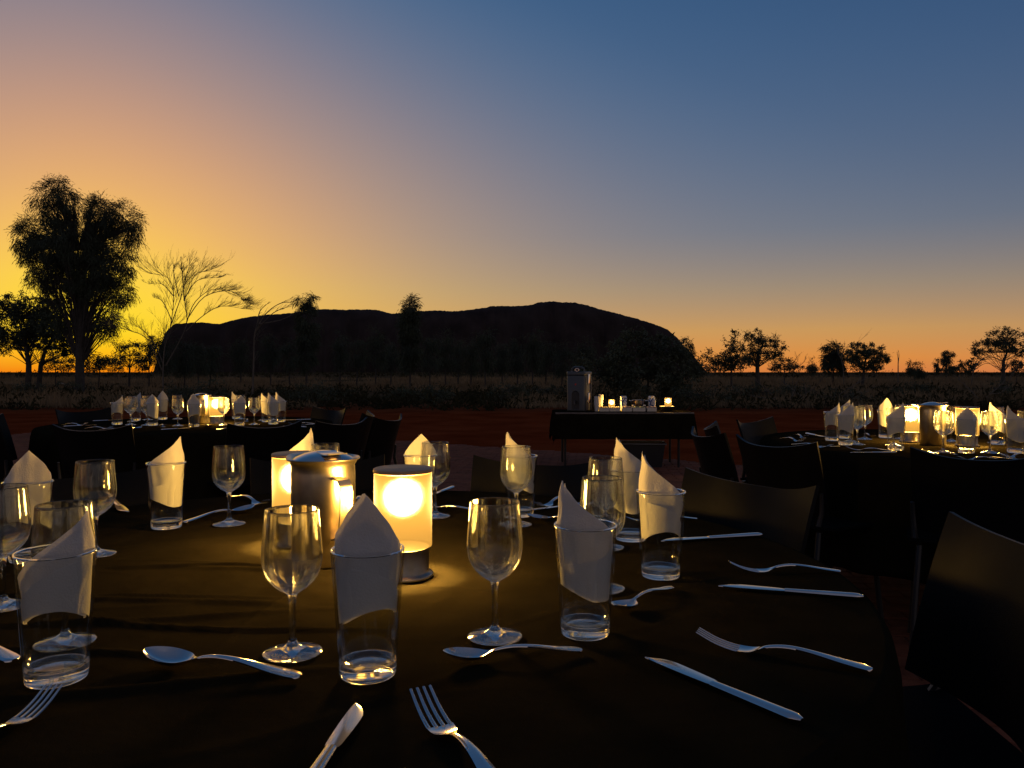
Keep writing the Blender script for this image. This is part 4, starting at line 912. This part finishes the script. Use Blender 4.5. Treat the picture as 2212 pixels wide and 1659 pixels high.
side_table([('R', 997, 310), ('R', 1083, 338), ('R', 1070, 296), ('W', 1157, 336), ('W', 1206, 302), ('W', 1112, 318), ('M', 1335, 292), ('R', 1400, 370), ('W', 1385, 340), ('W', 1440, 300), ('W', 1752, 316), ('W', 1701, 386), ('M', 1848, 388), ('L', 2045, 334), ('W', 1997, 388), ('W', 2034, 326), ('L', 2160, 388), ('W', 2225, 380)],
           [('fork', (715, 266), (880, 296)), ('fork', (635, 290), (860, 312)), ('knife', (818, 262), (975, 292)), ('fork', (722, 332), (1020, 346)), ('knife', (850, 350), (1000, 348)), ('spoon', (1175, 268), (1272, 290)), ('fork', (1310, 374), (1150, 350)), ('knife', (1345, 386), (1170, 386)), ('knife', (1660, 398), (1570, 368)), ('spoon', (1700, 392), (1800, 400)), ('fork', (1965, 428), (1880, 410)), ('knife', (2250, 440), (2060, 420)), ('fork', (2250, 402), (2080, 404)), ('spoon', (2110, 420), (2020, 390))], cr, 'table with two lanterns', 'the jug on the two-lantern table', (1634, 336), ('serving table side', 'umbrella tree side'))
q = P(*cr(1493, 318), TZ); q.z = ZT; lantern(q, 'bright lantern beside the jug on the two-lantern table', LP); q = P(*cr(1852, 344), TZ); q.z = ZT; lantern(q, 'lantern behind a house-shaped napkin on the two-lantern table', LP)
q = P(*cr(1634, 336), TZ); q.z = ZT; jug(q, 'steel water jug flanked by two lanterns', R(-20))

# ------------------------------------------------------------------ serving table
SD = 9.6
def serving():
    sk = SD / F; g = GZ
    tz = AT(1340, 890, SD).z; x0, x1 = AT(1200, 890, SD).x, AT(1500, 890, SD).x; y0, y1 = SD, SD + .74
    t = thing('trestle_table', 'long narrow serving table with thin legs standing on the paving edge', 'table', ((x0 + x1) / 2, SD + .37, g))
    hx = (x1 - x0) / 2
    MB().box(-hx, hx, -.36, .36, tz - g - .03, tz - g - .006).build('tabletop', M_TABLE, t, smooth=False)
    for x in (AT(1222, 900, SD).x, AT(1470, 900, SD).x):
        for dy in (-.27, .27):
            xx = x - (x0 + x1) / 2; MB().tube([(xx, dy, tz - g - .03), (xx, dy, 0)], .016, 8).build('leg', M_LEG, t)
    # draped cloth
    c = MB(); nx, ny = 60, 22; vs, fs = [], []; W2, D2, dr = hx + .05, .40, .33
    for j in range(ny + 1):
        for i in range(nx + 1):
            u = -(W2 + .28) + 2 * (W2 + .28) * i / nx; v = -(D2 + dr) + 2 * (D2 + dr) * j / ny
            ex, ey = max(0, abs(u) - hx - .004), max(0, abs(v) - .365)
            x = math.copysign(min(abs(u), hx + .004), u) + math.copysign(.10 * min(ex, .3) + .012 * math.sin(v * 22) * min(1, ex * 6), u) if ex > 0 else u
            y = math.copysign(min(abs(v), .365), v) + math.copysign(.05 * min(ey, .35) + .018 * math.sin(u * 17 + 1) * min(1, ey * 5), v) if ey > 0 else v
            z = -max(ex, ey) * .93 - .25 * min(ex, ey)
            z += 0 if ex + ey > 0 else .002 * noise.noise((u * 4, v * 4, 0))
            vs.append((x, y, z))
    for j in range(ny):
        for i in range(nx): a = j * (nx + 1) + i; fs.append((a, a + 1, a + nx + 2, a + nx + 1))
    c.add(vs, fs); o = c.build('tablecloth', M_CLOTH, angle=75); o.location = ((x0 + x1) / 2, SD + .37, tz); tag(o, 'black cloth hanging over the long serving table', 'tablecloth')
    top = tz + .004
    X = lambda px: AT(px, 890, SD + .1).x
    cx4 = lambda x: 1118.2 + .19915 * x
    k2 = (SD + .15) / F
    # drink dispenser
    t = thing('drink_dispenser', 'tall grey insulated drink dispenser with carry handle on the serving table', 'dispenser', (X(1254), SD + .27, top), R(-24))
    w, dpt, h = .122, .15, .50
    MB().rbox(-w, w, -dpt, dpt, 0, h * .9, .03).build('body', M_PEWTER, t, angle=35)
    lid_o = MB().rbox(-w - .004, w + .004, -dpt - .004, dpt + .004, h * .9 + .002, h, .035).build('lid', M_PEWTER, t, angle=35)
    hb = MB(); hb.tube([(-.085, -.05, h - .01), (-.08, -.05, h + .035), (-.05, -.05, h + .055), (.05, -.05, h + .055), (.08, -.05, h + .035), (.085, -.05, h - .01)], .013, 8); hb.build('handle', M_PEWTER, lid_o)
    vent = MB(); vent.tube([(.028 * math.cos(a), -.09, h + .022 + .016 * math.sin(a)) for a in [2 * math.pi * i / 16 for i in range(17)]], .005, 6, caps=False); vent.build('vent_ring', M_STEEL, lid_o)
    rc = MB(); n = 14; ring = [(-.05, .02)] + [(-.05 * math.cos(math.pi * i / n), .20 + .06 * math.sin(math.pi * i / n)) for i in range(n + 1)] + [(.05, .02)]
    vs = [(x, -dpt - .004, z) for x, z in ring] + [(x * .8, -dpt + .0 - .001, .03 + (z - .02) * .9) for x, z in ring]; m = len(ring)
    rc.add(vs, [tuple(range(m, 2 * m))] + [(i, (i + 1) % m, m + (i + 1) % m, m + i) for i in range(m)]); rc_o = rc.build('tap_recess', M_BLACKP, t, smooth=False)
    sp = MB(); sp.tube([(0, -dpt - .002, .13), (0, -dpt - .03, .13), (0, -dpt - .035, .09)], .012, 10); sp.build('tap', M_BLACKP, rc_o)
    for z0 in (.1, .34):
        MB().rbox(w + .001, w + .013, -.035, .035, z0, z0 + .13, .005).build('latch', M_STEEL, t)
    for yy in (-.1, .1): MB().rbox(w + .0005, w + .008, yy - .012, yy + .012, .02, h * .88, .004).build('side_rib', M_PEWTER, t)
    em = MB(); em.add([(-.012, -dpt - .0015, .33), (.0, -dpt - .0015, .325), (.014, -dpt - .0015, .335), (.010, -dpt - .0015, .352), (-.008, -dpt - .0015, .350)], [(0, 1, 2, 3, 4)]); em.build('emblem', M_RED, t, smooth=False)
    # paper cups in two stacks
    for nm, lb, px, ht, lean, dy in (('paper_cup_stack', 'straight stack of white paper cups beside the drink dispenser', 1289, .185, 0, .1), ('paper_cup_stack', 'taller leaning stack of cream cups beside the lantern', 1299, .205, 4, .28)):
        t = thing(nm, lb, 'cups', (X(px), SD + dy, top)); t.rotation_euler = (0, R(lean), 0)
        n = 9
        for i in range(n):
            z = i * (ht - .09) / (n - 1); MB().lathe([(0, z), (.022, z), (.033, z + .088), (.0345, z + .09), (.033, z + .092), (.031, z + .088), (.0205, z + .003), (0, z + .003)], 16).build('cup', M_PAPER, t)
    # sachet trays along the front
    inner = [mat('tea_sachets', (.35, .22, .12), .7, noise_scale=70, var=.6, sub=(.6, .55, .3)), mat('sugar_sachets', (.6, .55, .4), .7, noise_scale=80, var=.35), mat('brown_sachets', (.32, .16, .1), .7, noise_scale=70, var=.5, sub=(.6, .5, .45)), mat('green_sachets', (.25, .34, .12), .7, noise_scale=70, var=.6, sub=(.7, .66, .4))]
    for i, (a, b, lb, fill) in enumerate([(885, 985, 'sachet tray full of dark tea packets next to the cups', 0), (990, 1105, 'sachet tray of pale sugar packets beneath a serving lantern', 1), (1130, 1235, 'sachet tray of brown packets before a milk carton', 2), (1245, 1380, 'sachet tray of greenish packets below the metal bowl', 3), (1400, 1500, 'sachet tray of brown packets at the end by the second milk carton', 2)]):
        xa, xb = X(cx4(a)), X(cx4(b)); t = thing('sachet_tray', lb, 'tray', ((xa + xb) / 2, SD + .10, top)); hw = (xb - xa) / 2
        tr = MB(); tr.box(-hw, hw, -.05, .05, 0, .004).box(-hw, hw, -.05, -.047, .0042, .045).box(-hw, hw, .047, .05, .0042, .055).box(-hw, -hw + .003, -.0468, .0468, .0042, .05).box(hw - .003, hw, -.0468, .0468, .0042, .05)
        tr.build('box', M_CARD, t, smooth=False)
        for q in range(7):
            s = MB(); x = -hw + .008 + (2 * hw - .016) * q / 6; s.box(x - .005, x + .005, -.04, .04, .005, .058 + random.uniform(-.006, .008)); s.build('sachet', inner[fill], t, smooth=False)
    # lanterns
    lantern((X(cx4(1035)), SD + .24, top), 'serving-table lantern beside the cups', LP * .55, .80)
    bt = thing('serving_dish', 'dark oval dish under the end lantern on the serving table', 'dish', (X(cx4(1632)), SD + .18, top))
    d = MB().lathe([(0, 0), (.062, 0), (.075, .012), (.084, .05), (.088, .054), (.0875, .057), (.082, .055), (.07, .014), (0, .012)], 32); d.v = [(x, y * .8, z) for x, y, z in d.v]; d.build('bowl', M_BLACKP, bt)
    rimd = MB(); rimd.tube([(.0875 * math.cos(a), .070 * math.sin(a), .058) for a in [2 * math.pi * i / 32 for i in range(33)]], .003, 6, caps=False); rimd.build('rim', M_PAPER, bt)
    lantern((X(cx4(1645)), SD + .18, top + .0125), 'lantern standing in the dark dish at the serving table end', LP * .55, .86)
    # milk cartons
    cm = mat('printed_milk_carton', (.55, .58, .62), .5); nt = cm.node_tree; N = nt.nodes; tcn = N.new('ShaderNodeTexCoord'); vo = N.new('ShaderNodeTexNoise'); vo.inputs['Scale'].default_value = 38; vo.inputs['Detail'].default_value = 1
    nt.links.new(tcn.outputs['Object'], vo.inputs['Vector']); rp = N.new('ShaderNodeValToRGB'); rp.color_ramp.interpolation = 'CONSTANT'; e = rp.color_ramp.elements; e[0].color = (.03, .06, .2, 1); e[1].position = .5; e[1].color = (.62, .64, .68, 1)
    nt.links.new(vo.outputs['Fac'], rp.inputs[0]); nt.links.new(rp.outputs[0], N['Principled BSDF'].inputs['Base Color'])
    for px, lb in ((cx4(1165), 'blue and white milk carton between lantern and metal bowl'), (cx4(1472), 'blue and white milk carton on the far side of the metal bowl')):
        t = thing('milk_carton', lb, 'carton', (X(px), SD + .24, top), R(8))
        MB().rbox(-.036, .036, -.032, .032, 0, .165, .004).build('body', cm, t, angle=30)
        gb = MB(); gb.add([(-.036, -.032, .166), (.036, -.032, .166), (.036, .032, .166), (-.036, .032, .166), (-.036, 0, .19), (.036, 0, .19)], [(0, 1, 5, 4), (2, 3, 4, 5), (1, 2, 5), (3, 0, 4), (0, 3, 2, 1)]); gb_o = gb.build('gable', M_PAPER, t, smooth=False)
        MB().lathe([(0, 0), (.012, 0), (.012, .012), (0, .013)], 16, (0, -.02, .176)).build('cap', M_STEEL, gb_o)
    # metal bowl with handles and two small jars
    t = thing('metal_bowl', 'warm steel ice bowl with side handles between milk cartons', 'bowl', (X(cx4(1335)), SD + .27, top))
    MB().lathe([(0, 0), (.055, 0), (.062, .01), (.078, .11), (.086, .135), (.088, .138), (.084, .138), (.074, .108), (.058, .012), (0, .01)], 36).build('bowl', M_COPPER, t)
    for s in (-1, 1): MB().tube([(s * .08, -.02, .125), (s * .115, -.02, .128), (s * .115, .02, .128), (s * .08, .02, .125)], .005, 6).build('handle', M_STEEL, t)
    for px, lb in ((cx4(1262), 'small dark spice jar beside the first milk carton'), (cx4(1385), 'small dark spice jar beside the second milk carton')):
        t = thing('jar', lb, 'jar', (X(px), SD + .17, top)); MB().lathe([(0, 0), (.018, 0), (.02, .003), (.02, .055), (.014, .064), (0, .064)], 16).build('body', mat('dark_jar', (.04, .035, .05), .2), t); MB().lathe([(0, .0645), (.0155, .0645), (.0155, .08), (0, .081)], 16).build('lid', M_PAPER, t)
    for px, lb, hh in ((cx4(1500), 'upright white menu card at the end of the sachet trays', .15), (cx4(880), 'upright cream card beside the leaning cup stack', .16)):
        cdm = MB().rbox(-.011, .011, -.05, .05, 0, hh, .003).build('menu_card', M_PAPER); cdm.location = (X(px), SD + .19, top); cdm.rotation_euler = (0, 0, R(-10)); tag(cdm, lb, 'card')
    # tub under the table
    p = P(1383, 1008, g); t = thing('storage_tub', 'open black plastic tub on the paving under the serving table', 'tub', p, R(-6)); k = p.y / F
    hx, hy, h = 50 * k, .19, .30
    tb = MB(); vs = []
    for (s, z, ins) in ((.86, 0, 0), (1, h, 0), (1, h, .02), (.86, .015, .02)):
        for sx, sy in ((-1, -1), (1, -1), (1, 1), (-1, 1)): vs.append((sx * (hx * s - ins), sy * (hy * s - ins), z))
    fs = [(3, 2, 1, 0)] + [(a + i, a + (i + 1) % 4, a + 4 + (i + 1) % 4, a + 4 + i) for a in (0, 4, 8) for i in range(4)] + [(12, 13, 14, 15)]
    tb.add(vs, fs).build('body', M_BLACKP, t, smooth=False)
    rm = MB(); a = hx + .018; b = hy + .018
    rm.box(-a, a, -b, -hy + .006, h + .001, h + .016).box(-a, a, hy - .006, b, h + .001, h + .016).box(-a, -hx + .006, -hy + .0062, hy - .0062, h + .001, h + .016).box(hx - .006, a, -hy + .0062, hy - .0062, h + .001, h + .016); rm.build('rim', mat('sky_lit_tub_rim', (.11, .11, .115), .25, spec=.6), t, smooth=False)  # rim colour lifted above the tub's own to stand for its sky reflection
serving()
